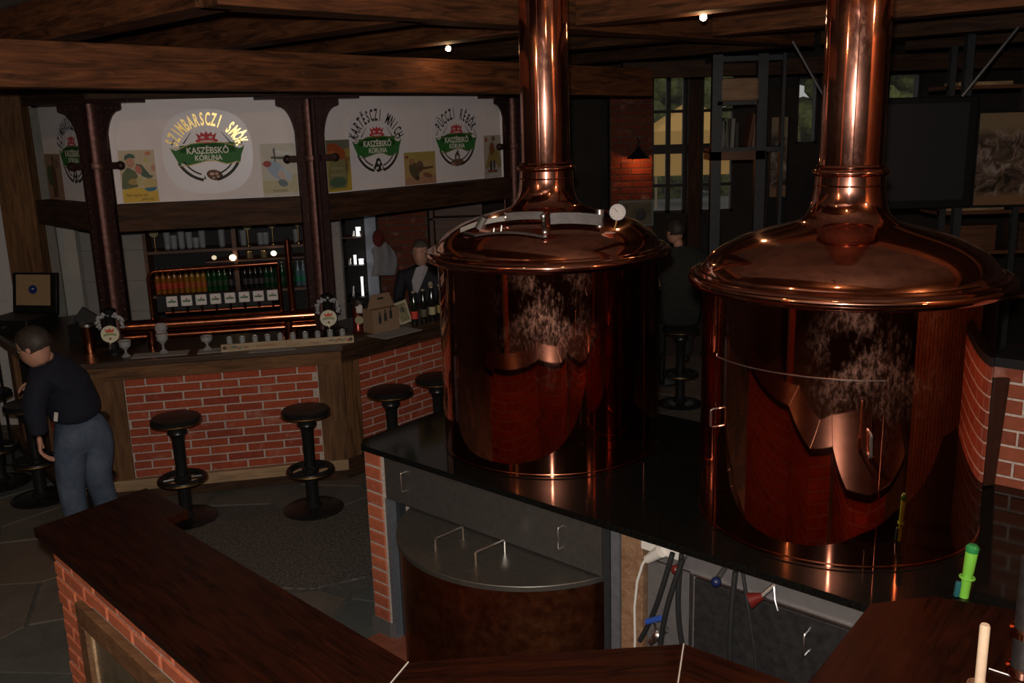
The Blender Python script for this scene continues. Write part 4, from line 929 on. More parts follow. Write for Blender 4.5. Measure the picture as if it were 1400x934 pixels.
# tray with small glasses and lettering
tr = thing('tasting_tray', 'long pale wooden tasting tray with painted flowers and red brown lettering', 'tray', (-1.70, 6.96, 1.08), math.atan2(dp.y, dp.x))
LIGHT = wood('tray_wood', (.42, .30, .17), (.60, .45, .27), .55)
MB().box(-.49, .49, -.045, .045, .0, .012).build('tray_board', LIGHT, tr, local=True, bevel=.002); fb3 = MB().box(-.49, .49, -.055, -.045, .0, .058).build('tray_front', LIGHT, tr, local=True, bevel=.002)
def textmesh(s, size=1.0, ext=0.0, bold=0.0):
    cu = bpy.data.curves.new('t', 'FONT'); cu.body = s; cu.size = size; cu.extrude = ext; cu.offset = bold; cu.align_x = 'CENTER'; cu.resolution_u = 3
    ob = bpy.data.objects.new('t', cu); COL.objects.link(ob); dg = bpy.context.evaluated_depsgraph_get(); me = bpy.data.meshes.new_from_object(ob.evaluated_get(dg))
    bpy.data.objects.remove(ob); bpy.data.curves.remove(cu); vs = [tuple(v.co) for v in me.vertices]; fs = [tuple(p.vertices) for p in me.polygons]; bpy.data.meshes.remove(me); return vs, fs
def textMB(s, x, z, size, y, sx=1.0, mb=None, bold=0.0):
    vs, fs = textmesh(s, size, 0.0, bold); mb = mb or MB(); return mb.add([(a * sx + x, y, b + z) for a, b, c in vs], fs)
textMB('Kaszëbskô', -.16, .018, .036, -.0558).build('lettering', plain('red_brown_ink', (.30, .09, .03), .6, nz=.05, bump=0), fb3, local=True, smooth=0)
textMB('Kòruna', .03, .018, .034, -.0558).build('lettering', MC['red_brown_ink'], fb3, local=True, smooth=0)
textMB('Piwò', .19, .012, .034, -.0558).build('lettering', MC['red_brown_ink'], fb3, local=True, smooth=0)
for sx in (-1, 1):
    mb = MB()
    rg_ = random.Random(4 + sx)
    for k in range(9): mb.k = k % 4; mb.rod((sx * (.30 + .018 * k), -.0555, .03 + rg_.uniform(-.012, .012)), (sx * (.30 + .018 * k), -.0562, .03), rg_.uniform(.006, .012), 8)
    mb.build('painted_flowers', [plain('paint_red', (.5, .08, .04), .6, nz=.05), plain('paint_blue', (.06, .16, .22), .6, nz=.05), plain('paint_green', (.12, .20, .08), .6, nz=.05), plain('paint_grey', (.25, .22, .2), .6, nz=.05)], fb3, local=True, smooth=0)
    MB().rod((sx * .465, -.0555, .03), (sx * .465, -.0562, .03), .014, 14).build('painted_knot', plain('paint_dark', (.06, .05, .03), .6, nz=.05), fb3, local=True, smooth=0)
sg = None
for k in range(10):
    if sg is None: sg = thing('tasting_glass', 'x', 'glass', (0, 0, 0), 0, 'small glasses on the tasting tray'); MB().lathe([(.0001, 0), (.018, 0), (.020, .01), (.022, .085), (.020, .085), (.017, .012), (.0001, .012)], 14).build('glass_body', GL, sg, local=True); MB().torus(.021, .0018, .085, 16, 5).build('glass_lip', CHROME, sg, local=True); o = sg
    else: o = copy_tree(sg)
    p = Vector((-1.70, 6.96, 0)) + dp * (-.43 + .093 * k) - np_ * .0
    place(o, (p.x, p.y, 1.0925), 0, '%s small glass from the left in the tasting tray' % ['first', 'second', 'third', 'fourth', 'fifth', 'sixth', 'seventh', 'eighth', 'ninth', 'tenth'][k])
for k, (x, y, wd) in enumerate(((-2.62, 6.80, .40), (-2.18, 6.885, .36), (-1.80, 6.86, .34))):
    o = MB().box(-wd / 2, wd / 2, -.075, .075, 0, .003).build('paper_mat', PAPER, None, Matrix.Translation((x, y, 1.0805)) @ Matrix.Rotation(.2, 4, 'Z'), 0)
    tag(o, ['grey paper mat left of the others on the bar', 'grey paper mat under the single bowl glass', 'grey paper mat tucked in front of the tasting tray'][k], 'mat', 'paper mats on the bar')
for k, (x, y, sc) in enumerate(((-2.61, 6.84, 1.0), (-2.30, 6.90, .7), (-2.86, 6.76, .8))):
    t = thing('cut_glass_goblet', ['tall stack of cut glass goblets on the bar left of centre', 'low cut glass bowl on the bar beside the tasting tray', 'cut glass ashtray bowl below the left tap tower'][k], 'glass', (x, y, 1.084 if k < 2 else 1.081))
    MB().lathe([(.0001, 0), (.035, 0), (.03, .008), (.008, .03), (.008, .06 * sc), (.04, .10 * sc), (.045, .15 * sc), (.041, .15 * sc), (.03, .10 * sc), (.0001, .07 * sc)], 12).build('goblet_body', GL, t, local=True, smooth=10)
    MB().torus(.043, .003, .15 * sc, 14, 6).build('goblet_rim', CHROME, t, local=True)
    if k == 0: MB().lathe([(.0001, .15), (.03, .15), (.045, .18), (.042, .22), (.038, .22), (.0001, .17)], 12).build('upper_goblet', GL, t, local=True, smooth=10)
# cardboard carrier, card, bottles
CARD = plain('cardboard', (.26, .165, .10), .85, nz=.08)
t = thing('bottle_carrier', 'brown cardboard six-bottle carrier with three printed bottle shapes', 'carrier', (-1.05, 7.42, 1.08), R_(45))
MB().box(-.13, .13, -.07, .07, .0, .19).build('carrier_box', CARD, t, local=True, bevel=.002)
pr = [(-.13, .19), (.13, .19), (.09, .30), (-.09, .30)]; gb = MB().prism(pr, -.004, .004); gb.v = [(x, z, y) for x, y, z in gb.v]; gb.build('handle_panel', CARD, t, local=True, smooth=0)
MB().box(-.03, .03, -.0055, -.004, .255, .272).build('handle_slot', INK, t, local=True, bevel=.003)
mb = MB()
for k in range(3):
    x = -.065 + .055 * k; z = .12 + .012 * k
    mb.add([(x - .014, -.0706, z - .045), (x + .014, -.0706, z - .045), (x + .014, -.0706, z + .01), (x + .006, -.0706, z + .025), (x + .006, -.0706, z + .05), (x - .006, -.0706, z + .05), (x - .006, -.0706, z + .025), (x - .014, -.0706, z + .01)], [(0, 1, 2, 3, 4, 5, 6, 7)])
mb.build('printed_bottles', INK, t, local=True, smooth=0)
o = MB().box(-.11, .11, -.11, .11, 0, .004).build('paper_sheet', PAPER, None, Matrix.Translation((-.93, 7.30, 1.0805)) @ Matrix.Rotation(R_(49), 4, 'Z') @ Matrix.Scale(1.8, 4, (1, 0, 0)), 0); tag(o, 'grey paper sheet lying on the bar before the cardboard carrier', 'paper')
t = thing('picture_card', 'small framed picture card leaning on the bar right of the cardboard carrier', 'card', (-.88, 7.66, 1.08), R_(45))
t.matrix_basis = Matrix.Translation((-.88, 7.66, 1.081)) @ Matrix.Rotation(R_(45), 4, 'Z') @ Euler((R_(-12), R_(-8), 0)).to_matrix().to_4x4()
MB().box(-.065, .065, -.004, .004, 0, .19).build('frame', plain('card_cream', (.55, .48, .33), .6), t, local=True, smooth=0); MB().box(-.045, .045, -.0055, -.004, .02, .17).build('picture', plain('card_olive', (.28, .24, .13), .6, nz=.5, scale=40), t, local=True, smooth=0)
MB().ball((.0, -.0055, .12), .022, 8, (1, .15, 1.2)).build('picture_figure', plain('card_grey', (.10, .10, .09), .6), t, local=True)
first = {}
for k, (x, y, cn, c1, c2, nm, sc) in enumerate(((-.80, 7.60, 'red_label_bottle', (.015, .02, .012), (.60, .05, .03), 'black bottle with bright red label', 1.15), (-.73, 7.68, 'black_beer_bottle', (.012, .012, .01), (.10, .09, .05), 'plain dark bottle beside the red-labelled one', 1.15), (-.665, 7.75, 'cream_label_bottle', (.012, .012, .01), (.42, .38, .22), 'dark bottle with cream label', 1.2), (-.60, 7.82, 'yellow_label_bottle', (.012, .012, .01), (.40, .33, .10), 'dark bottle with yellow label', 1.2), (-.53, 7.90, 'dark_ale_bottle', (.02, .012, .01), (.12, .09, .05), 'dark brown bottle nearest the left kettle', 1.2))):
    o = bottle(cn, c1, c2, 'bottles standing on the bar', nm + ' on the bar'); o.matrix_basis = Matrix.Translation((x, y, 1.0805)) @ Matrix.Scale(sc, 4)
# hanging cloth and bags behind the bar (white and dark red)
t = thing('hanging_apron', 'white cloth hanging with a dark red cap on a hook by the blue grey post', 'cloth', (-1.28, 9.35, 1.2))
mb = MB(); rows_ = []
for i in range(13):
    for j in range(9):
        a = i / 12; b = j / 8; mb.v.append((-.10 + .24 * a + .02 * math.sin(b * 4), -.04 * math.sin(a * 9) * (1.2 - b), .02 + .30 * (1 - b) - .05 * math.sin(a * 3.1) * (1 - b) * -1 - .10 * abs(a - .4) * (1 - b)))
for i in range(12):
    for j in range(8): mb.f.append([i * 9 + j, i * 9 + j + 1, (i + 1) * 9 + j + 1, (i + 1) * 9 + j]); mb.mi.append(0)
o = mb.build('cloth', plain('white_cloth', (.26, .25, .26), .9), t, local=True, smooth=60); so = o.modifiers.new('thick', 'SOLIDIFY'); so.thickness = .008
MB().ball((-.02, -.02, .40), .075, 10, (.8, .7, 1.15)).build('red_cap', plain('dark_red_cloth', (.12, .015, .012), .9), t, local=True)
MB().rod((-.02, .05, .46), (-.02, -.02, .48), .006, 6).build('hook', CHROME, t, local=True)

# record-player like case on the far left of the bar
t = thing('open_case', 'open black case with tan lining and blue emblem on the far left bar end', 'case', (-4.17, 7.86, 1.08), R_(-12))
t.scale = (1.0, 1.0, .92)
MB().box(-.24, .20, -.20, .20, 0, .13).build('case_base', BLACK, t, local=True, bevel=.012)
lid = MB().box(-.24, .20, .17, .21, .0, .40).build('case_lid', BLACK, t, M=Matrix.Translation((0, .01, .13)) @ Euler((R_(-10), 0, 0)).to_matrix().to_4x4(), local=True, bevel=.01)
MB().box(-.20, .14, .166, .1695, .09, .38).build('lid_lining', plain('tan_lining', (.34, .22, .11), .8, nz=.1), lid, local=True, bevel=.03)
MB().rod((-.03, .1655, .24), (-.03, .1635, .24), .042, 24).build('emblem', plain('emblem_blue', (.02, .03, .16), .4, nz=.05), lid, local=True, label='round dark blue emblem')
MB().ball((-.03, .163, .245), .010, 6, (1.4, .2, .6)).build('emblem_mark', TW, lid, local=True)
MB().rod((-.02, -.202, .07), (-.02, -.215, .07), .014, 12).build('catch', CHROME, t, local=True)
# wooden corner post and white door at the left
o = MB().box(-.62, 3.0, -.0, .0, 0, 0) if False else None
o = beam('corner_post', (-4.32, 8.42, 0.0), (-4.32, 8.42, 3.5), .16, .30, OAK); tag(o, 'broad brown wooden corner post left of the tiled wall', 'post')
o = beam('pale_jamb', (-4.13, 8.50, 0.0), (-4.13, 8.50, 3.45), .03, .08, plain('grey_jamb', (.20, .19, .17), .7), None, .002); tag(o, 'narrow grey jamb beside the brown corner post', 'jamb')
dw = struct(thing('door_1', None, None, (-4.9, 8.6, 0)))
MB().box(-5.6, -4.50, 8.60, 8.66, 0, 2.2).build('door_leaf', plain('white_door_paint', (.55, .52, .50), .6, nz=.03), dw, smooth=0, bevel=.004)
MB().box(-5.45, -4.65, 8.585, 8.60, 1.2, 2.05).build('door_panel', plain('white_door_paint', (.55,) * 3), dw, smooth=0, bevel=.01); MB().box(-5.45, -4.65, 8.585, 8.60, .2, 1.05).build('door_panel', plain('white_door_paint', (.55,) * 3), dw, smooth=0, bevel=.01)
wp = struct(MB().box(-6, -4.0, 8.67, 8.75, 0, 3.5).build('wall_left_recess', plain('cream_wall', (.42, .40, .36), .85, nz=.05), None, smooth=0))
# black iron gate / high chair back at the left edge
t = thing('iron_screen', 'black wrought iron screen with scroll grid at the left edge', 'screen', (-4.35, 7.45, 0), R_(-20))
for x in (-.34, -.2, -.1, 0, .1, .2): MB().box(x - .008, x + .008, -.008, .008, 0 if x in (-.34, .2) else .02, .98).build('upright', IRON, t, local=True, smooth=0)
for z in (.02, .62, .80, .97): MB().box(-.34, .208, -.006, .006, z, z + .016).build('rail', IRON, t, local=True, smooth=0)
for x in (-.27, -.15, -.05, .05, .15): MB().torus(.045, .006, 0, 20, 6).build('scroll', IRON, t, M=Matrix.Translation((x, 0, .888)) @ Matrix.Rotation(R_(90), 4, 'X'), local=True)

# ================================================================== BAR STOOLS
def stool():
    t = thing('bar_stool', 'x', 'stool', (0, 0, 0), 0, 'round black bar stools')
    MB().lathe([(.0001, .722), (.150, .722), (.165, .716), (.172, .728), (.172, .748), (.160, .760), (.0001, .764)], 40).build('seat', IRON, t, local=True)
    MB().torus(.171, .0055, .722, 48, 8).build('seat_trim', BRASS, t, local=True)
    MB().lathe([(.12, .716), (.10, .705), (.072, .69), (.066, .66), (.072, .645), (.055, .625), (.044, .60), (.040, .40), (.044, .33), (.060, .32), (.060, .29), (.046, .28), (.045, .06), (.062, .045), (.075, .030)], 28, cap=False).build('pedestal', IRON, t, local=True)
    MB().torus(.150, .022, .30, 48, 12).build('foot_ring', IRON, t, local=True)
    MB().torus(.168, .007, .295, 48, 8).build('ring_trim', BRASS, t, local=True)
    for k in range(4):
        a = math.pi / 2 * k + .4; MB().rod((.05 * math.cos(a), .05 * math.sin(a), .305), (.145 * math.cos(a), .145 * math.sin(a), .30), .012, 8).build('spoke', IRON, t, local=True)
    MB().lathe([(.0001, 0), (.215, 0), (.218, .008), (.205, .016), (.12, .026), (.075, .032), (.0001, .034)], 44).build('base', IRON, t, local=True)
    return t
st0 = stool()
for k, (x, y, lb) in enumerate(((-2.36, 6.26, 'black bar stool left of centre before the brick bar front'), (-1.475, 6.36, 'black bar stool near the right timber of the bar front'), (-.93, 6.80, 'black bar stool behind the left corner of the black worktop'), (-.60, 7.12, 'black bar stool half hidden by the left kettle'), (-3.62, 6.72, 'black bar stool just left of the man in jeans'), (-4.10, 7.05, 'black bar stool at the left edge of the picture'), (-3.02, 6.30, 'black bar stool hidden behind the man in jeans'), (1.60, 8.65, 'black bar stool seen between the kettles under the sitting man'))):
    o = st0 if k == 0 else copy_tree(st0); place(o, (x, y, 0), .3 * k, lb)

# ================================================================== PEOPLE
def skin(name, joints, edges, mat, parent, lvl=2, root=0, extra=None):
    me = bpy.data.meshes.new(name); me.from_pydata([j[0] for j in joints], edges, []); me.materials.append(mat)
    o = bpy.data.objects.new(name, me); COL.objects.link(o); o.parent = parent
    if parent: o.matrix_local = wm(parent).inverted()
    me.skin_vertices or o.modifiers
    m = o.modifiers.new('skin', 'SKIN'); m.use_smooth_shade = True
    if not me.skin_vertices: bpy.context.view_layer.objects.active = o
    sv = me.skin_vertices[0].data if me.skin_vertices else None
    if sv is None:
        bm = bmesh.new(); bm.from_mesh(me); bm.verts.layers.skin.verify(); bm.to_mesh(me); bm.free(); sv = me.skin_vertices[0].data
    for i, j in enumerate(joints):
        r = j[1]; sv[i].radius = r if isinstance(r, tuple) else (r, r); sv[i].use_root = (i == root)
    s = o.modifiers.new('sub', 'SUBSURF'); s.levels = lvl; s.render_levels = lvl
    return o
SKIN = plain('skin_tone', (.50, .26, .18), .55, nz=.05, bump=0); HAIRD = plain('dark_hair', (.035, .025, .020), .6, nz=.3, bump=.6, scale=80); HAIRG = plain('grey_hair', (.10, .08, .065), .7, nz=.3, bump=.6, scale=80)
def head(t, c, face, tilt, hair, sc=1.0, glasses=False):
    """c head centre; face = horizontal direction the face looks to"""
    f = Vector(face).normalized(); M = Matrix((Vector((0, 0, 1)).cross(f) * -1, f, Vector((0, 0, 1)))).transposed()
    if M.determinant() < 0: M.col[0] = -M.col[0]
    M4 = Matrix.Translation(c) @ M.to_4x4() @ Matrix.Rotation(R_(tilt), 4, 'X') @ Matrix.Scale(sc, 4)
    mb = MB()
    prof = [(-.115, .0), (-.108, .040), (-.095, .052), (-.07, .062), (-.04, .071), (0, .076), (.04, .077), (.075, .068), (.100, .046), (.115, .02), (.120, 0)]
    n = 24
    for z, r in prof:
        for k in range(n):
            a = 2 * math.pi * k / n; x = r * math.sin(a); y = r * 1.18 * math.cos(a)
            fr__ = max(0, math.cos(a))
            if z < -.02 and math.cos(a) < 0: y *= .62 + .38 * (1 + z / .12) if z > -.12 else .5
            if z < -.03: y += .018 * fr__
            if abs(x) < .02 and -.045 < z < .03 and math.cos(a) > 0: y += .012
            mb.v.append((x, y, z))
    for i in range(len(prof) - 1):
        for k in range(n): mb.f.append([i * n + k, i * n + (k + 1) % n, (i + 1) * n + (k + 1) % n, (i + 1) * n + k][::-1]); mb.mi.append(0)
    inv = wm(t).inverted(); ml = inv @ M4
    o = mb.build('head', SKIN, t, ml, local=True, smooth=180); s = o.modifiers.new('s', 'SUBSURF'); s.levels = s.render_levels = 1
    mb = MB().add([(-.008, .085, .012), (.008, .085, .012), (0, .088, .02), (-.016, .082, -.03), (.016, .082, -.03), (0, .112, -.024), (0, .082, -.038)], [(0, 1, 2), (0, 3, 5), (1, 5, 4), (0, 5, 1), (3, 6, 5), (5, 6, 4)]); mb.build('nose', SKIN, o, local=True, smooth=180)
    for sx in (-1, 1):
        MB().ball((sx * .029, .079, .012), .0105, 8).build('eye', plain('eye_white', (.55, .5, .45), .3, nz=0, bump=0), o, local=True); MB().ball((sx * .029, .0875, .012), .005, 6, (1, .5, 1)).build('iris', INK, o, local=True)
        MB().ball((sx * .077, -.005, .0), .020, 8, (.35, .8, 1.4)).build('ear', SKIN, o, local=True)
        MB().ball((sx * .029, .083, .031), .014, 6, (1.2, .4, .25)).build('eyebrow', hair, o, local=True)
    MB().ball((0, .088, -.058), .022, 8, (1.1, .3, .3)).build('mouth', plain('lip_tone', (.36, .12, .10), .5, nz=0, bump=0), o, local=True)
    mb = MB(); rg_ = random.Random(9); pr2 = []
    for i in range(13):
        th = R_(8 + i * 9.5)
        for k in range(n):
            a = 2 * math.pi * k / n; ca2 = math.cos(a); lim = R_(62) if ca2 > .45 else (R_(100) if ca2 > .1 else R_(132))
            tt = min(th, lim); r = (.088 + rg_.uniform(-.003, .003)); mb.v.append((r * math.sin(tt) * math.sin(a) * .98, r * 1.2 * math.sin(tt) * ca2 - .004, .022 + r * 1.18 * math.cos(tt)))
    for i in range(12):
        for k in range(n): mb.f.append([i * n + k, i * n + (k + 1) % n, (i + 1) * n + (k + 1) % n, (i + 1) * n + k]); mb.mi.append(0)
    mb.f.append(list(range(n))[::-1]); mb.mi.append(0); mb.build('hair', hair, o, local=True, smooth=180)
    if glasses:
        mb = MB()
        for sx in (-1, 1): mb.tube([(sx * .03 + .022 * math.cos(R_(30 * k)), .098, .010 + .016 * math.sin(R_(30 * k))) for k in range(12)], .0018, 5, True); mb.rod((sx * .052, .097, .014), (sx * .078, .0, .012), .0018, 5)
        mb.rod((-.01, .098, .014), (.01, .098, .014), .0018, 5); mb.build('glasses', INK, o, local=True)
    return o
def hand(t, wrist, d, palm_n, side=1, curl=.35, sc=1.0):
    """palm and five fingers; d = direction of the fingers, palm_n = normal of the palm"""
    d = Vector(d).normalized(); pn = Vector(palm_n); pn = (pn - d * pn.dot(d)).normalized(); x = d.cross(pn) * side; w0 = Vector(wrist)
    P = lambda a, b, c: tuple(w0 + (x * a + d * b + pn * c) * sc)
    J = [(P(0, -.02, 0), (.024, .018)), (P(0, .03, 0), (.032, .014)), (P(0, .075, 0), (.034, .012))]; Ed = [(0, 1), (1, 2)]
    for k, (ox, ln_) in enumerate(((-.030, .070), (-.010, .080), (.011, .076), (.030, .060))):
        b = len(J); c = curl
        J += [(P(ox, .080, 0), .0095), (P(ox * 1.08, .080 + ln_ * .45, .010 + .02 * c), .0085), (P(ox * 1.1, .080 + ln_ * .80, .018 + .07 * c), .0078), (P(ox * 1.1, .080 + ln_ * (1 - .15 * c), .024 + .12 * c), .0065)]
        Ed += [(2, b), (b, b + 1), (b + 1, b + 2), (b + 2, b + 3)]
    b = len(J); J += [(P(-.034, .025, .008), .012), (P(-.055, .055, .018), .0105), (P(-.060, .085, .026), .0085)]; Ed += [(1, b), (b, b + 1), (b + 1, b + 2)]
    return skin('hand', J, Ed, SKIN, t, 1, 1)
# the man in jeans bending over the bar
DENIM = NT('denim'); v = DENIM.coords(); f = DENIM.noise(v, 6, 5, .7); DENIM.set(Base_Color=DENIM.ramp(f, [(.3, (.035, .055, .095)), (.7, (.095, .13, .19))]), Roughness=.85, Normal=DENIM.bump(DENIM.noise(v, 14, 3), .5, .02)); DENIM = DENIM.m
NAVY = NT('navy_knit'); v = NAVY.coords(); NAVY.set(Base_Color=(.006, .008, .020), Roughness=.9, Normal=NAVY.bump(NAVY.noise(v, 9, 4), .6, .02)); NAVY = NAVY.m
man = thing('person', 'person in navy jacket and blue jeans leaning over beside the bar, hand hanging down', 'person', (-2.90, 5.92, 0))
jeans = [((-2.85, 5.93, .82), (.170, .150)), ((-2.925, 5.88, .70), (.115, .125)), ((-2.945, 5.84, .46), (.088, .095)), ((-2.965, 5.90, .14), .082), ((-2.965, 5.89, .07), .084),
         ((-2.79, 5.98, .70), (.115, .125)), ((-2.82, 5.96, .45), (.086, .095)), ((-2.80, 6.04, .14), .080), ((-2.80, 6.03, .07), .082), ((-2.86, 5.91, .94), (.165, .140))]
skin('jeans', jeans, [(0, 1), (1, 2), (2, 3), (3, 4), (0, 5), (5, 6), (6, 7), (7, 8), (0, 9)], DENIM, man)
jac = [((-2.865, 5.90, .86), (.190, .175)), ((-2.87, 5.88, 1.00), (.182, .160)), ((-2.89, 5.83, 1.13), (.185, .150)), ((-2.92, 5.79, 1.235), (.150, .125)), ((-2.93, 5.745, 1.325), (.085, .08)),
       ((-2.965, 5.675, 1.20), .090), ((-2.99, 5.61, 1.04), .072), ((-2.975, 5.60, .90), .056), ((-2.975, 5.598, .865), .052),
       ((-2.98, 5.92, 1.20), .080), ((-3.06, 6.00, 1.08), .062), ((-3.13, 6.02, 1.10), .050)]
skin('jacket', jac, [(0, 1), (1, 2), (2, 3), (3, 4), (3, 5), (5, 6), (6, 7), (7, 8), (3, 9), (9, 10), (10, 11)], NAVY, man)
skin('neck', [((-2.92, 5.76, 1.30), .056), ((-2.94, 5.72, 1.38), .052)], [(0, 1)], SKIN, man, 1)
head(man, (-2.975, 5.70, 1.415), (-1, .10, 0), -24, HAIRD, 1.08, True)
hand(man, (-2.977, 5.597, .845), (-.05, -.03, -1), (.5, .3, 0), 1, .45, 1.0)
hand(man, (-3.155, 6.02, 1.102), (-1, .1, -.1), (0, 0, -1), 1, .3, .95)
for (x, y) in ((-2.965, 5.88), (-2.80, 6.02)):
    skin('shoe', [((x + .02, y + .02, .05), .045), ((x - .05, y - .02, .042), (.045, .036)), ((x - .13, y - .055, .032), (.04, .026))], [(0, 1), (1, 2)], BLACK, man, 2)
o = MB().box(-.012, .012, -.004, .004, -.03, .03).build('white_tag', TW, man, wm(man).inverted() @ Matrix.Translation((-2.905, 5.70, .955)) @ Matrix.Rotation(R_(12), 4, 'Y'), 0, .002, local=True)
# the barman
bm_ = thing('person', 'person in dark blazer with crest and pale open collar standing behind the bar', 'person', (-.80, 8.75, 0))
SUIT = plain('black_suit', (.010, .010, .016), .8, nz=.2); SHIRT = plain('pale_shirt', (.36, .34, .38), .8, nz=.05)
skin('suit', [((-.80, 8.75, .92), (.16, .11)), ((-.80, 8.75, 1.12), (.165, .115)), ((-.81, 8.74, 1.32), (.185, .11)), ((-.815, 8.73, 1.41), (.08, .07)),
              ((-1.01, 8.72, 1.33), .07), ((-1.06, 8.66, 1.10), .055), ((-.97, 8.48, 1.02), .045), ((-.61, 8.74, 1.33), .07), ((-.55, 8.68, 1.10), .055), ((-.64, 8.50, 1.02), .045),
              ((-.87, 8.76, .80), .10), ((-.87, 8.76, .45), .07), ((-.87, 8.77, .06), .06), ((-.73, 8.76, .80), .10), ((-.73, 8.76, .45), .07), ((-.73, 8.77, .06), .06)],
     [(0, 1), (1, 2), (2, 3), (2, 4), (4, 5), (5, 6), (2, 7), (7, 8), (8, 9), (0, 10), (10, 11), (11, 12), (0, 13), (13, 14), (14, 15)], SUIT, bm_)
mb = MB().add([(-.905, 8.615, 1.17), (-.86, 8.60, 1.17), (-.755, 8.635, 1.40), (-.80, 8.66, 1.42), (-.87, 8.64, 1.40), (-.915, 8.62, 1.28)], [(0, 1, 2, 3, 4, 5)]); o = mb.build('shirt', SHIRT, bm_, smooth=0); so = o.modifiers.new('t', 'SOLIDIFY'); so.thickness = .01
MB().ball((-.745, 8.615, 1.24), .028, 8, (.8, .25, 1.1)).build('crest', plain('crest_tan', (.30, .25, .18), .7, nz=.4, scale=80), bm_)
skin('neck', [((-.815, 8.73, 1.38), .052), ((-.82, 8.72, 1.47), .05)], [(0, 1)], SKIN, bm_, 1)
head(bm_, (-.825, 8.70, 1.525), (-.15, -1, 0), -4, HAIRG, 1.0)
hand(bm_, (-.95, 8.45, 1.02), (.2, -1, 0), (0, 0, -1), 1, .4); hand(bm_, (-.66, 8.47, 1.02), (-.2, -1, 0), (0, 0, -1), -1, .4)
# sitting guest between the kettles
sg_ = thing('person', 'person in black seen from behind, sitting on a stool between the kettles', 'person', (1.60, 8.62, 0))
BLK = plain('charcoal_pullover', (.020, .020, .018), .95, nz=.3)
skin('pullover', [((1.60, 8.62, .86), (.17, .12)), ((1.61, 8.63, 1.10), (.18, .13)), ((1.60, 8.66, 1.40), (.21, .13)), ((1.585, 8.68, 1.52), (.09, .08)),
                  ((1.40, 8.70, 1.42), .08), ((1.30, 8.82, 1.22), .06), ((1.34, 9.02, 1.30), .045), ((1.80, 8.68, 1.40), .085), ((1.88, 8.74, 1.16), .06), ((1.76, 8.98, 1.06), .05),
                  ((1.52, 8.72, .84), .095), ((1.46, 9.05, .80), .07), ((1.46, 9.08, .36), .055), ((1.70, 8.72, .84), .095), ((1.74, 9.05, .80), .07), ((1.74, 9.08, .36), .055)],
     [(0, 1), (1, 2), (2, 3), (2, 4), (4, 5), (5, 6), (2, 7), (7, 8), (8, 9), (0, 10), (10, 11), (11, 12), (0, 13), (13, 14), (14, 15)], BLK, sg_)
skin('neck', [((1.58, 8.68, 1.50), .05), ((1.56, 8.69, 1.60), .05)], [(0, 1)], SKIN, sg_, 1)
head(sg_, (1.545, 8.70, 1.66), (-.5, .86, 0), -6, HAIRD)
hand(sg_, (1.35, 9.05, 1.32), (.1, .6, .5), (0, -.3, -1), 1, .6); hand(sg_, (1.75, 9.02, 1.06), (-.2, 1, 0), (0, 0, -1), -1, .5)
for x in (1.46, 1.74): skin('shoe', [((x, 9.07, .33), .04), ((x, 9.18, .325), (.04, .03))], [(0, 1)], BLACK, sg_, 1)

# ================================================================== BACK OF THE ROOM, RIGHT
bp_ = thing('brick_pillar', 'dim brick pillar with a small wall lamp left of the back windows', 'pillar', (1.57, 12.1, 0))
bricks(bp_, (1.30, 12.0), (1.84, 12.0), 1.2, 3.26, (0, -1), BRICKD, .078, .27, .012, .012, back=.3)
t = thing('wall_lamp', 'black cone wall lamp glowing warm on the brick pillar', 'lamp', (1.635, 11.84, 2.20))
MB().lathe([(.15, 0), (.13, .02), (.04, .10), (.02, .14), (.02, .17), (.0001, .17)], 28, cap=False).build('shade', IRON, t, local=True); MB().tube([(0, 0, .17), (0, 0, .22), (0, .06, .24), (0, .14, .24)], .010, 8).build('arm', IRON, t, local=True)
MB().ball((0, 0, .03), .03, 10).build('bulb', emit('warm_bulb', (1, .42, .12), 6), t, local=True)
bulb_light('pillar_lamp', (1.635, 11.84, 2.15), 2.2, (1, .30, .08), .03)
t = thing('framed_picture', 'dim framed picture with grey border under the wall lamp', 'picture', (1.62, 11.95, 1.4))
MB().box(-.22, .22, -.02, .02, -.05, .28).build('frame', plain('grey_frame', (.13, .15, .14), .5), t, local=True, smooth=0); MB().box(-.19, .19, -.024, -.02, -.02, .25).build('picture', plain('olive_picture', (.10, .09, .05), .6, nz=.4, scale=10), t, local=True, smooth=0); MB().ball((.06, -.024, .10), .07, 10, (.9, .06, 1.1)).build('picture_shape', INK, t, local=True)
o = beam('window_post', (2.43, 12.38, 0), (2.43, 12.38, 3.3), .1, .16, BEAMD); tag(o, 'brown wooden post between the two back windows', 'post')
sf = thing('steel_shelf_frame', 'tall dark steel frame holding a wooden block and upright boards', 'shelf', (2.2, 9.05, 0))
for x in (1.93, 2.35, 2.58): MB().box(x, x + (.095 if x < 2.5 else .03), 9.0, 9.08, 0, 3.24).build('upright', DSTEEL, sf, smooth=0)
for z in (3.18, 2.35, 1.25, .3): MB().box(1.93, 2.61, 9.02, 9.35, z, z + .045).build('crossbar', DSTEEL, sf, smooth=0)
MB().box(1.93, 2.44, 9.0, 9.35, 2.28, 2.36).build('shelf_board', SW, sf, smooth=0)
o = MB().box(2.01, 2.365, 8.99, 9.28, 2.82, 3.03).build('wooden_block', wood('pale_block', (.30, .17, .09), (.48, .30, .17), .7), None, bevel=.03, smooth=0); tag(o, 'pale brown wooden block with a crack, high in the steel frame', 'block')
MB().box(1.98, 2.36, 9.0, 9.3, 2.785, 2.82).build('crossbar', DSTEEL, sf, smooth=0)
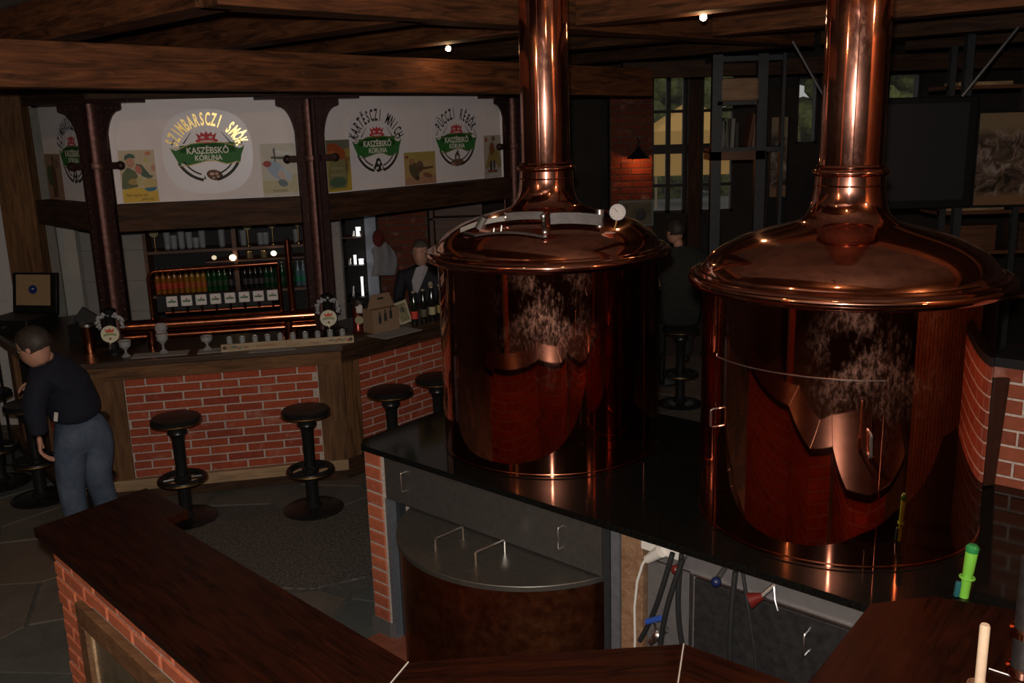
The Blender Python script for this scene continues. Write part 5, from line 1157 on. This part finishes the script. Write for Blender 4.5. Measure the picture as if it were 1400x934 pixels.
for k, (x, hh, m, tl) in enumerate(((2.045, .28, plain('book_grey', (.14, .14, .12), .7), 3), (2.09, .31, plain('book_green', (.09, .11, .08), .7), -3), (2.135, .30, plain('book_pale', (.20, .19, .17), .7), 2), (2.18, .26, plain('book_black', (.03, .03, .03), .7), 0), (2.29, .34, plain('book_red', (.10, .035, .02), .7), 9), (2.335, .36, plain('book_tan', (.17, .10, .06), .7), 6))):
    o = MB().box(-.016, .016, 0, .2, 0, hh).build('upright_board', m, None, Matrix.Translation((x, 9.05, 2.362)) @ Matrix.Rotation(R_(tl), 4, 'Y'), 0); tag(o, ['grey folder leaning at the left of the steel frame shelf', 'green grey folder second from left in the steel frame', 'pale folder third from left in the steel frame', 'black folder in the middle of the steel frame shelf', 'dark red board leaning in the steel frame', 'tan board rightmost in the steel frame'][k], 'folder', 'folders in the steel frame')
def photo(nm, lb, M_, w_, h_, seed):
    """old brown photograph of people, only suggested by soft blots of tone"""
    t = NT('old_photo_' + 'abcd'[seed]); v = t.coords((1, 1, 1)); n1 = t.noise(v, 9, 5, .6, 1.2); n2 = t.noise(v, 5, 2)
    c = t.ramp(n1, [(.36, (.030, .020, .016)), (.5, (.13, .085, .06)), (.62, (.30, .23, .19)), (.72, (.42, .36, .32))])
    sx = t.add('ShaderNodeSeparateXYZ'); tc = t.add('ShaderNodeTexCoord'); t.l(tc.outputs['Object'], sx.inputs[0])
    mr = t.add('ShaderNodeMapRange'); mr.inputs[1].default_value = h_ * .72; mr.inputs[2].default_value = h_ * .86; t.l(sx.outputs[2], mr.inputs[0])
    c = t.mixc(mr.outputs[0], c, (.24, .17, .10)); mr2 = t.add('ShaderNodeMapRange'); mr2.inputs[1].default_value = h_ * .16; mr2.inputs[2].default_value = h_ * .08; t.l(sx.outputs[2], mr2.inputs[0]); c = t.mixc(mr2.outputs[0], c, (.22, .12, .06))
    t.set(Base_Color=c, Roughness=.35)
    r = thing(nm, lb, 'picture'); r.matrix_basis = M_
    MB().box(-.01, w_ + .01, 0, .03, -.02 if seed == 0 else -M_.translation.z, h_ + .02).build('board', BLACK, r, local=True, smooth=0); MB().box(0, w_, -.003, 0, 0, h_).build('print', t.m, r, local=True, smooth=0)
photo('old_photograph', 'large brown old photograph of workers at the right edge, beside the television', Matrix.Translation((3.95, 8.0, 1.89)) @ Matrix.Rotation(R_(-4), 4, 'Z') , .75, .76, 0)
photo('old_photograph', 'narrow strip of brown old photograph seen behind the steel frame', Matrix.Translation((2.63, 9.5, 1.88)), .16, .78, 1)
tv = thing('television', 'large flat black television hanging right behind the right kettle pipe', 'television', (3.1, 7.5, 1.95))
MB().box(-.50, .57, -.03, .03, -.02, .84).build('housing', BLACK, tv, local=True, bevel=.008); MB().box(-.45, .50, -.033, -.03, .045, .79).build('screen', plain('grey_screen', (.030, .030, .034), .25, nz=.03, bump=0), tv, local=True, smooth=0)
MB().box(-.04, .10, .03, .10, .3, .5).build('bracket', DSTEEL, tv, local=True, smooth=0); MB().box(.48, .54, .04, .10, -1.95, 1.30).build('post', DSTEEL, tv, local=True, smooth=0)
o = MB().rod((3.70, 7.05, 3.25), (3.335, 7.05, 2.78), .012, 8).build('steel_strut', plain('bright_strut', (.45, .45, .45), .35, .9), None); tag(o, 'bright diagonal steel strut above the television', 'strut')
o = MB().rod((2.245, 7.6, 3.24), (2.615, 7.52, 2.60), .010, 8).build('steel_strut', MC['bright_strut'], None); tag(o, 'thin diagonal steel strut left of the right kettle pipe', 'strut')
rk = thing('equipment_rack', 'dark shelving with wooden boxes behind the right kettle', 'shelf', (4.2, 8.3, 0))
for x in (3.72, 4.35, 5.2): MB().box(x, x + .05, 8.1, 8.15, 0, 3.2).build('upright', DSTEEL, rk, smooth=0)
for z in (2.85, 1.80, 1.45, 1.05, .5): MB().box(3.72, 5.25, 8.12, 8.5, z, z + .03).build('shelf_board', SW, rk, smooth=0)
for k, (x0, x1, z0, z1, m) in enumerate(((3.80, 4.30, 1.83, 1.93 - .06, PALE), (4.42, 4.7, 1.83, 1.9, SW), (3.85, 4.25, 1.48, 1.70, SW), (4.45, 5.0, 1.48, 1.72, BEAMD), (3.82, 4.28, 2.88, 2.91, PALE))):
    o = MB().box(x0, x1, 8.15, 8.42, z0, z1).build('wooden_box', m, None, smooth=0, bevel=.004); tag(o, ['flat pale box on the rack just under the large photograph', 'flat brown box at the right of the same rack board', 'brown box on the rack shelf behind the right kettle dome', 'dark long box on the rack, far right', 'pale plank lying on top of the rack above the photograph'][k], 'box', 'boxes on the rack')
o = beam('back_lintel', (1.2, 9.9, 3.16), (6.5, 9.9, 3.16), .14, .16, BEAMD); tag(o, 'dark lintel timber crossing above the steel frame', 'beam')
# bar table behind the kettles
t = thing('high_table', 'dark high table before the sitting person between the kettles', 'table', (1.55, 9.45, 0))
MB().box(-.5, .5, -.3, .3, 1.02, 1.06).build('table_top', BARTOP, t, local=True, bevel=.004); MB().lathe([(.2, 0), (.2, .02), (.04, .04), (.04, 1.02)], 20).build('pedestal', IRON, t, local=True)
t = thing('candle_glass', 'small glass with bright candle on the high table by the guest', 'candle', (1.36, 9.30, 1.061)); MB().lathe([(.0001, 0), (.03, 0), (.034, .08), (.031, .08), (.028, .005), (.0001, .005)], 16).build('glass_body', GL, t, local=True); MB().lathe([(.0001, .006), (.018, .006), (.018, .04), (.0001, .04)], 12).build('candle', emit('candle_wax', (1, .55, .25), .8), t, local=True)
# bulbs between the joists
for k, (x, y, z, lb) in enumerate(((-.405, 7.20, 3.23, 'bare glowing bulb under the joists left of the left pipe'), (1.13, 5.55, 3.237, 'bare glowing bulb under the joists between the two pipes'))):
    t = thing('ceiling_bulb', lb, 'bulb', (x, y, z), 0, 'bare ceiling bulbs'); MB().ball((0, 0, 0), .020, 10).build('bulb', emit('hot_bulb', (1, .72, .42), 22), t, local=True); MB().lathe([(.014, .016), (.016, .05), (.0001, .05)], 12).build('socket', BRASS, t, local=True); MB().rod((0, 0, .05), (0, 0, 3.495 - z), .004, 6).build('cord', INK, t, local=True)
    bulb_light('bulb_glow', (x, y, z - .045), 1.2, (1, .6, .3), .02)

# ================================================================== SIDE BEHIND THE CAMERA (seen in the copper)
t = thing('plank_wall', 'upright brown board partition off to the right of the camera', 'partition', (3.9, 2.1, 0))
pa, pb = Vector((3.25, .55, 0)), Vector((4.75, 3.9, 0)); pd = (pb - pa).normalized(); pn = Vector((-pd.y, pd.x, 0))
for k in range(21):
    M_ = Matrix((pd, -pn, Vector((0, 0, 1)))).transposed().to_4x4(); M_.translation = pa + pd * (k * .175)
    MB().box(.012, .163, -.02, .0, .0, 3.2).build('plank', wood('reflected_plank', (.30, .15, .08), (.46, .25, .14), .55), t, M_, 0)
t = thing('brick_pillar', 'brick pillar off to the left of the camera', 'pillar', (-4.3, .1, 0))
bricks(t, (-4.2, -.35), (-4.05, .25), 0, 3.4, (1, -.1), BRICKO, .075, .26, .012, .012, back=.3)
t = thing('side_lamp', 'shaded warm lamp hanging behind the camera', 'lamp', (2.6, 1.2, 2.3))
MB().lathe([(.12, 0), (.05, .14), (.0001, .15)], 24, cap=False).build('shade', REDP, t, local=True); MB().ball((0, 0, .03), .035, 10).build('bulb', emit('side_bulb', (1, .45, .2), 25), t, local=True); MB().rod((0, 0, .15), (0, 0, 1.19), .004, 6).build('cord', INK, t, local=True)
bulb_light('side_lamp_light', (2.6, 1.2, 2.24), 5, (1, .45, .2), .04)

# ================================================================== PRINTS ON THE FASCIA
PR = {}
def pcol(c):
    k = 'print_%02x%02x%02x' % tuple(int(x * 255) for x in c)
    if k not in PR: PR[k] = plain(k, tuple(min(.9, x * 1.35) for x in c), .6, nz=.06, bump=0, spec=.3)
    return PR[k]
def ell(cx, cz, rx, rz, n=18, rot=0, a0=0, a1=360):
    c, s_ = math.cos(R_(rot)), math.sin(R_(rot)); out = []
    for k in range(n):
        a = R_(a0 + (a1 - a0) * k / (n if a1 - a0 == 360 else n - 1)); x, z = rx * math.cos(a), rz * math.sin(a); out.append((cx + x * c - z * s_, cz + x * s_ + z * c))
    return out
def flat(mb, poly, y): mb.add([(x, y, z) for x, z in poly], [tuple(range(len(poly)))]); return mb
def arc(cx, cz, r0, r1, a0, a1, n=16):
    return [(cx + r1 * math.cos(R_(a0 + (a1 - a0) * k / n)), cz + r1 * math.sin(R_(a0 + (a1 - a0) * k / n))) for k in range(n + 1)] + [(cx + r0 * math.cos(R_(a1 + (a0 - a1) * k / n)), cz + r0 * math.sin(R_(a1 + (a0 - a1) * k / n))) for k in range(n + 1)]
INKP = (.025, .022, .02); GOLDM = plain('gold_foil_letters', (.80, .58, .20), .25, .6, .1, 0)
def sticker(frame, s_, label, title, tmat, emblem, rad=(.335, .32)):
    t = thing('logo_sticker', label, 'sticker'); t.matrix_basis = panel_frames[frame] @ Matrix.Translation((s_, 0, 2.53)); t['group'] = 'round brewery stickers on the fascia'
    se = []
    for k in range(48):
        a = 2 * math.pi * k / 48; c, sn_ = math.cos(a), math.sin(a); p = 2.6
        se.append((rad[0] * math.copysign(abs(c) ** (2 / p), c), rad[1] * math.copysign(abs(sn_) ** (2 / p), sn_) + .005))
    gb = MB().prism(se, .0, .0015); gb.v = [(x, -z, y) for x, y, z in gb.v]; gb.build('clear_backing', STICK, t, local=True, smooth=0)
    y = -.0022
    mb = flat(MB(), [(-.205, .055), (.205, .075), (.205, -.075), (.13, -.09), (.05, -.062), (-.02, -.064), (-.15, -.095), (-.21, -.075)][::-1], y)
    flat(mb, [(-.276, .035), (-.235, .02), (-.205, .030), (-.205, -.085), (-.215, -.095)], y - .0001); flat(mb, [(.276, .040), (.24, .025), (.205, .035), (.205, -.070), (.235, -.085), (.25, -.02)], y - .0001)
    flat(mb, [(-.205, .03), (-.12, .065), (.0, .078), (.12, .068), (.205, .05), (.205, .0), (-.205, .0)], y)
    mb.build('green_banner', pcol((.03, .13, .03)), t, local=True, smooth=0)
    mb = MB()
    for a, b in (((-.276, .037), (-.205, .034)), ((-.205, .034), (-.12, .069)), ((-.12, .069), (0, .080)), ((0, .080), (.12, .070)), ((.12, .070), (.205, .045)), ((.19, .072), (.276, .042)), ((-.215, -.096), (-.15, -.097)), ((-.15, -.097), (-.02, -.066)), ((-.02, -.066), (.05, -.064)), ((.05, -.064), (.13, -.092)), ((.13, -.092), (.24, -.078))):
        dx, dz_ = b[0] - a[0], b[1] - a[1]; l_ = math.hypot(dx, dz_); nx, nz_ = -dz_ / l_ * .0035, dx / l_ * .0035
        flat(mb, [(a[0] - nx, a[1] - nz_), (b[0] - nx, b[1] - nz_), (b[0] + nx, b[1] + nz_), (a[0] + nx, a[1] + nz_)], y - .0004)
    mb.build('gold_edging', pcol((.50, .38, .14)) if tmat is not None else pcol((.16, .15, .05)), t, local=True, smooth=0)['kind'] = 'stuff'
    mb = MB()
    for str_, z, size in (('KASZËBSKÔ', -.008, .068), ('KÓRUNA', -.060, .056)): textMB(str_, 0, z, size, y - .0006, .86, mb, .0016)
    mb.build('banner_lettering', pcol((.62, .62, .52)), t, local=True, smooth=0)
    mb = MB()
    flat(mb, [(-.078, .148), (-.045, .128), (-.040, .155), (-.015, .137), (0, .162), (.015, .137), (.040, .155), (.045, .128), (.078, .148), (.058, .095), (-.058, .095)][::-1], y)
    flat(mb, ell(0, .088, .085, .020), y - .0001); mb.build('red_crown', pcol((.42, .035, .045)), t, local=True, smooth=0)
    mb = MB()
    for sx in (-1, 1): flat(mb, ell(sx * .03, .113, .016, .010), y - .0005)
    flat(mb, ell(0, .086, .055, .006), y - .0005); mb.build('crown_highlight', pcol((.60, .40, .40)), t, local=True, smooth=0)
    mb = MB()
    for a0, a1 in ((205, 258), (282, 335)):
        flat(mb, arc(0, .03, .234, .256, a0, a1), y); flat(mb, arc(0, .03, .200, .212, a0 + 3, a1 - 6), y)
    for sx in (-1, 1):
        for (x0, z0), (x1, z1), w_ in (((.11, .155), (.175, .07), .006), ((.235, .11), (.262, .06), .006)): flat(mb, [(sx * x0 - w_ * .3, z0), (sx * x0 + w_ * .3, z0), (sx * x1 + w_, z1), (sx * x1 - w_, z1)], y)
    mb.build('black_ring', pcol(INKP), t, local=True, smooth=0)['kind'] = 'stuff'
    mb = MB(); n = len(title); span = min(136, n * 9.2); cw = span / (n - 1)
    for k, ch in enumerate(title):
        if ch == ' ': continue
        vs, fs = textmesh(ch, .135, 0.0, .0035); a = R_(90 + span / 2 - cw * k); th = a - math.pi / 2; r0 = .232; c, s2 = math.cos(th), math.sin(th)
        mb.add([(r0 * math.cos(a) + x * .41 * c - z * s2, y, -.025 + r0 * math.sin(a) + x * .41 * s2 + z * c) for x, z, _ in vs], fs)
    mb.build('arched_title', tmat or pcol(INKP), t, local=True, smooth=0)['kind'] = 'stuff'
    if emblem == 'barrel': sh_ = [((.10, .045, .03), ell(.035, -.175, .062, .040, 18, -14)), ((.45, .30, .22), ell(.015, -.165, .018, .012)), ((.40, .26, .2), ell(.05, -.165, .014, .012)), ((.38, .25, .2), ell(.06, -.188, .012, .01)), ((.38, .25, .2), ell(.025, -.195, .012, .008)), ((.03, .12, .05), [(-.05, -.205), (-.03, -.205), (-.04, -.17)])]
    elif emblem == 'monk': sh_ = [(INKP, ell(0, -.135, .028, .03)), (INKP, [(-.06, -.19), (-.02, -.12), (.02, -.12), (.065, -.20), (.02, -.215), (-.01, -.225)]), ((.5, .48, .46), ell(.004, -.145, .014, .016)), ((.5, .48, .46), ell(-.02, -.19, .02, .012, 12, 30)), ((.5, .48, .46), ell(.035, -.185, .012, .018))]
    else: sh_ = [((.12, .07, .05), ell(0, -.19, .085, .035)), ((.12, .07, .05), ell(0, -.14, .036, .04)), (INKP, [(-.02, -.11), (.02, -.11), (.012, -.07)]), ((.5, .46, .44), ell(0, -.145, .018, .018)), ((.3, .16, .12), ell(-.06, -.205, .03, .015))]
    PL(t, 'emblem', sh_, y)
    return t
def PL(parent, name, shapes, y0, sx=1, sz=1, ox=0, oz=0):
    mb = MB(); mats = []
    for i, (c, poly) in enumerate(shapes):
        m = pcol(c)
        if m not in mats: mats.append(m)
        mb.k = mats.index(m); flat(mb, [(ox + x * sx, oz + z * sz) for x, z in poly], y0 - .0003 * i)
    return mb.build(name, mats, parent, local=True, smooth=0)
sticker('middle', .80, 'round sticker with arched gold lettering, red crown and green banner', 'SZIMBARSCZI SMÔK', GOLDM, 'barrel')
sticker('right', .778, 'round sticker with black arched lettering and small monk, nearest the middle column', 'KARTËSCZI MNICH', None, 'monk')
sticker('right', 1.75, 'round sticker with black arched lettering and fisherman emblem, near the left kettle pipe', 'PÙCCZI RËBÔK', None, 'fisher')
sticker('left', .638, 'round sticker half hidden behind the leftmost riveted column', 'SZIMBARSCZI SMÔK', None, 'monk')
def poster(frame, s0, s1, z0, z1, label, bg, shapes, text=()):
    t = thing('poster', label, 'poster'); t.matrix_basis = panel_frames[frame] @ Matrix.Translation((s0, 0, z0)); t['group'] = 'vintage posters on the fascia'
    w_, h_ = s1 - s0, z1 - z0
    MB().box(0, w_, -.002, 0, 0, h_).build('sheet', pcol(bg), t, local=True, smooth=0)
    PL(t, 'printed_picture', shapes, -.0024, w_, h_)
    for (str_, x, z, size, col) in text: textMB(str_, x * w_, z * h_, size, -.0085, .8).build('lettering', pcol(col), t, local=True, smooth=0)
    return t
G1, G2 = (.08, .10, .05), (.05, .09, .07); FL = (.42, .20, .13)
poster('middle', .145, .405, 2.17, 2.565, 'yellow and cream poster of a man in a green hat with a mug', (.44, .36, .25),
       [((.50, .33, .05), [(0, 0), (1, 0), (1, .20), (.6, .27), (.3, .29), (0, .24)]), ((.10, .11, .055), [(.0, .27), (.05, .55), (.22, .68), (.42, .6), (.55, .40), (.45, .30), (.1, .26)]), ((.06, .10, .07), [(.45, .74), (.62, .72), (.82, .52), (.92, .50), (.80, .44), (.6, .5), (.5, .62)]),
        (FL, ell(.31, .77, .12, .10, 16, -10)), ((.05, .10, .07), [(.14, .80), (.18, .90), (.30, .94), (.44, .91), (.46, .84), (.30, .86), (.18, .82)]), ((.40, .13, .09), ell(.52, .63, .10, .08, 14, -30)), ((.30, .22, .07), ell(.36, .40, .16, .06)), ((.40, .35, .16), ell(.52, .40, .09, .11)), ((.42, .32, .13), ell(.80, .36, .20, .10)),
        ((.04, .14, .22), [(.62, .27), (.98, .29), (.94, .23), (.80, .20), (.68, .22)]), (FL, ell(.93, .65, .06, .06)), ((.42, .40, .12), ell(.74, .80, .05, .04)), ((.45, .16, .10), ell(.82, .93, .08, .04))],
       (('Nie martw sie', .40, .115, .034, (.12, .05, .02)), ('piwo jest', .70, .045, .030, (.12, .05, .02))))
poster('middle', 1.19, 1.46, 2.17, 2.58, 'pale poster of a blue-clad sitting figure, left of the middle column', (.45, .42, .36),
       [((.40, .36, .22), [(0, .06), (1, .08), (1, .42), (.5, .30), (0, .30)]), ((.28, .34, .42), ell(.42, .50, .28, .15, 20, -25)), ((.35, .40, .46), ell(.68, .42, .20, .09, 16, -35)), ((.46, .34, .29), ell(.56, .40, .12, .07, 14, -30)), ((.30, .06, .05), ell(.17, .62, .12, .06)), ((.12, .16, .17), ell(.58, .25, .14, .07, 14, -10)), ((.10, .09, .10), [(.38, .66), (.42, .66), (.42, .92), (.36, .90)]), ((.07, .08, .07), [(.28, .72), (.92, .68), (.95, .74), (.30, .76)]), ((.5, .5, .46), [(.42, .80), (.90, .78), (.90, .84), (.42, .88)])],
       (('za przyjazn', .5, .09, .032, (.10, .07, .04)),))
poster('right', .225, .47, 2.175, 2.59, 'dark green and red poster of a robed figure, right behind the middle column', (.26, .20, .06),
       [((.12, .12, .09), [(0, .7), (1, .85), (1, 1), (0, 1)]), ((.40, .27, .03), [(0, 0), (1, 0), (1, .5), (.8, .1), (0, .1)]), ((.18, .16, .07), [(.05, .05), (.78, .06), (.85, .3), (.75, .62), (.2, .68), (.05, .4)]), ((.07, .11, .06), ell(.42, .18, .36, .10)), ((.26, .06, .02), ell(.42, .78, .40, .14, 18, -12)), ((.33, .10, .03), ell(.2, .70, .22, .10)), ((.12, .09, .03), ell(.82, .48, .06, .12)), ((.20, .10, .03), ell(.85, .62, .12, .05)), ((.24, .21, .1), ell(.4, .45, .32, .03)), ((.24, .21, .1), ell(.4, .33, .32, .03))])
poster('right', 1.075, 1.46, 2.17, 2.455, 'small square tan poster of two crouching players, between the two black-lettered stickers', (.36, .24, .10),
       [((.32, .25, .07), [(0, .7), (1, .75), (1, 1), (0, 1)]), ((.34, .18, .11), [(0, 0), (1, 0), (1, .25), (0, .2)]), ((.09, .07, .035), ell(.30, .45, .15, .28, 16, 15)), ((.12, .08, .05), ell(.48, .55, .12, .18)), ((.10, .05, .03), [(.35, .42), (.9, .48), (.92, .54), (.4, .52)]), ((.28, .14, .07), ell(.23, .72, .08, .10)), ((.06, .04, .03), ell(.38, .20, .08, .07)), ((.20, .09, .05), ell(.72, .27, .16, .08, 14, -20)), ((.22, .06, .03), ell(.08, .86, .05, .05))])
poster('right', 2.12, 2.39, 2.17, 2.57, 'narrow poster of a figure in brown and yellow beside the left kettle pipe', (.32, .28, .24),
       [((.22, .16, .05), [(.05, .25), (.3, .65), (.75, .68), (.95, .30), (.8, .2), (.5, .4), (.15, .2)]), ((.16, .06, .03), ell(.42, .68, .14, .16)), ((.14, .09, .06), ell(.50, .92, .10, .06)), ((.05, .04, .04), ell(.35, .27, .07, .14)), ((.04, .04, .04), ell(.52, .30, .06, .12)), ((.18, .04, .03), ell(.30, .16, .14, .035)), ((.14, .04, .03), ell(.55, .15, .14, .03)), ((.24, .06, .05), ell(.12, .90, .07, .05)), ((.36, .36, .36), [(.1, .03), (.9, .05), (.9, .09), (.1, .08)])])
poster('left', .005, .35, 2.14, 2.54, 'dim tan poster with dark green figure, on the leftmost fascia panel', (.24, .15, .10),
       [((.05, .09, .04), ell(.25, .55, .18, .22)), ((.09, .05, .03), [(.3, .1), (.6, .1), (.65, .6), (.5, .9), (.35, .7)]), ((.16, .10, .07), ell(.7, .8, .2, .1)), ((.12, .06, .04), ell(.5, .9, .1, .06))])

for k, (x, y, lb) in enumerate(((-.75, 2.35, 'bare bulb under the joists above the long front counter, out of view'), (.62, 2.15, 'bare bulb under the joists above the middle of the front counter, out of view'), (3.05, 1.0, 'bare bulb added under the joists to light the board partition, out of view'), (-3.1, .3, 'bare bulb added under the joists to light the left brick pillar, out of view'))):
    z = 3.36; t = thing('ceiling_bulb', lb, 'bulb', (x, y, z), 0, 'bare ceiling bulbs'); MB().ball((0, 0, 0), .020, 10).build('bulb', emit('hot_bulb', (1, .72, .42), 22), t, local=True); MB().lathe([(.014, .016), (.016, .05), (.0001, .05)], 12).build('socket', BRASS, t, local=True); MB().rod((0, 0, .05), (0, 0, 3.495 - z), .004, 6).build('cord', INK, t, local=True)
    bulb_light('bulb_glow', (x, y, z - .045), (4.0, 4.0, 30.0, 50.0)[k], (1, .6, .3), .02)  # last two bulbs are added to light the planks and pillar mirrored in copper
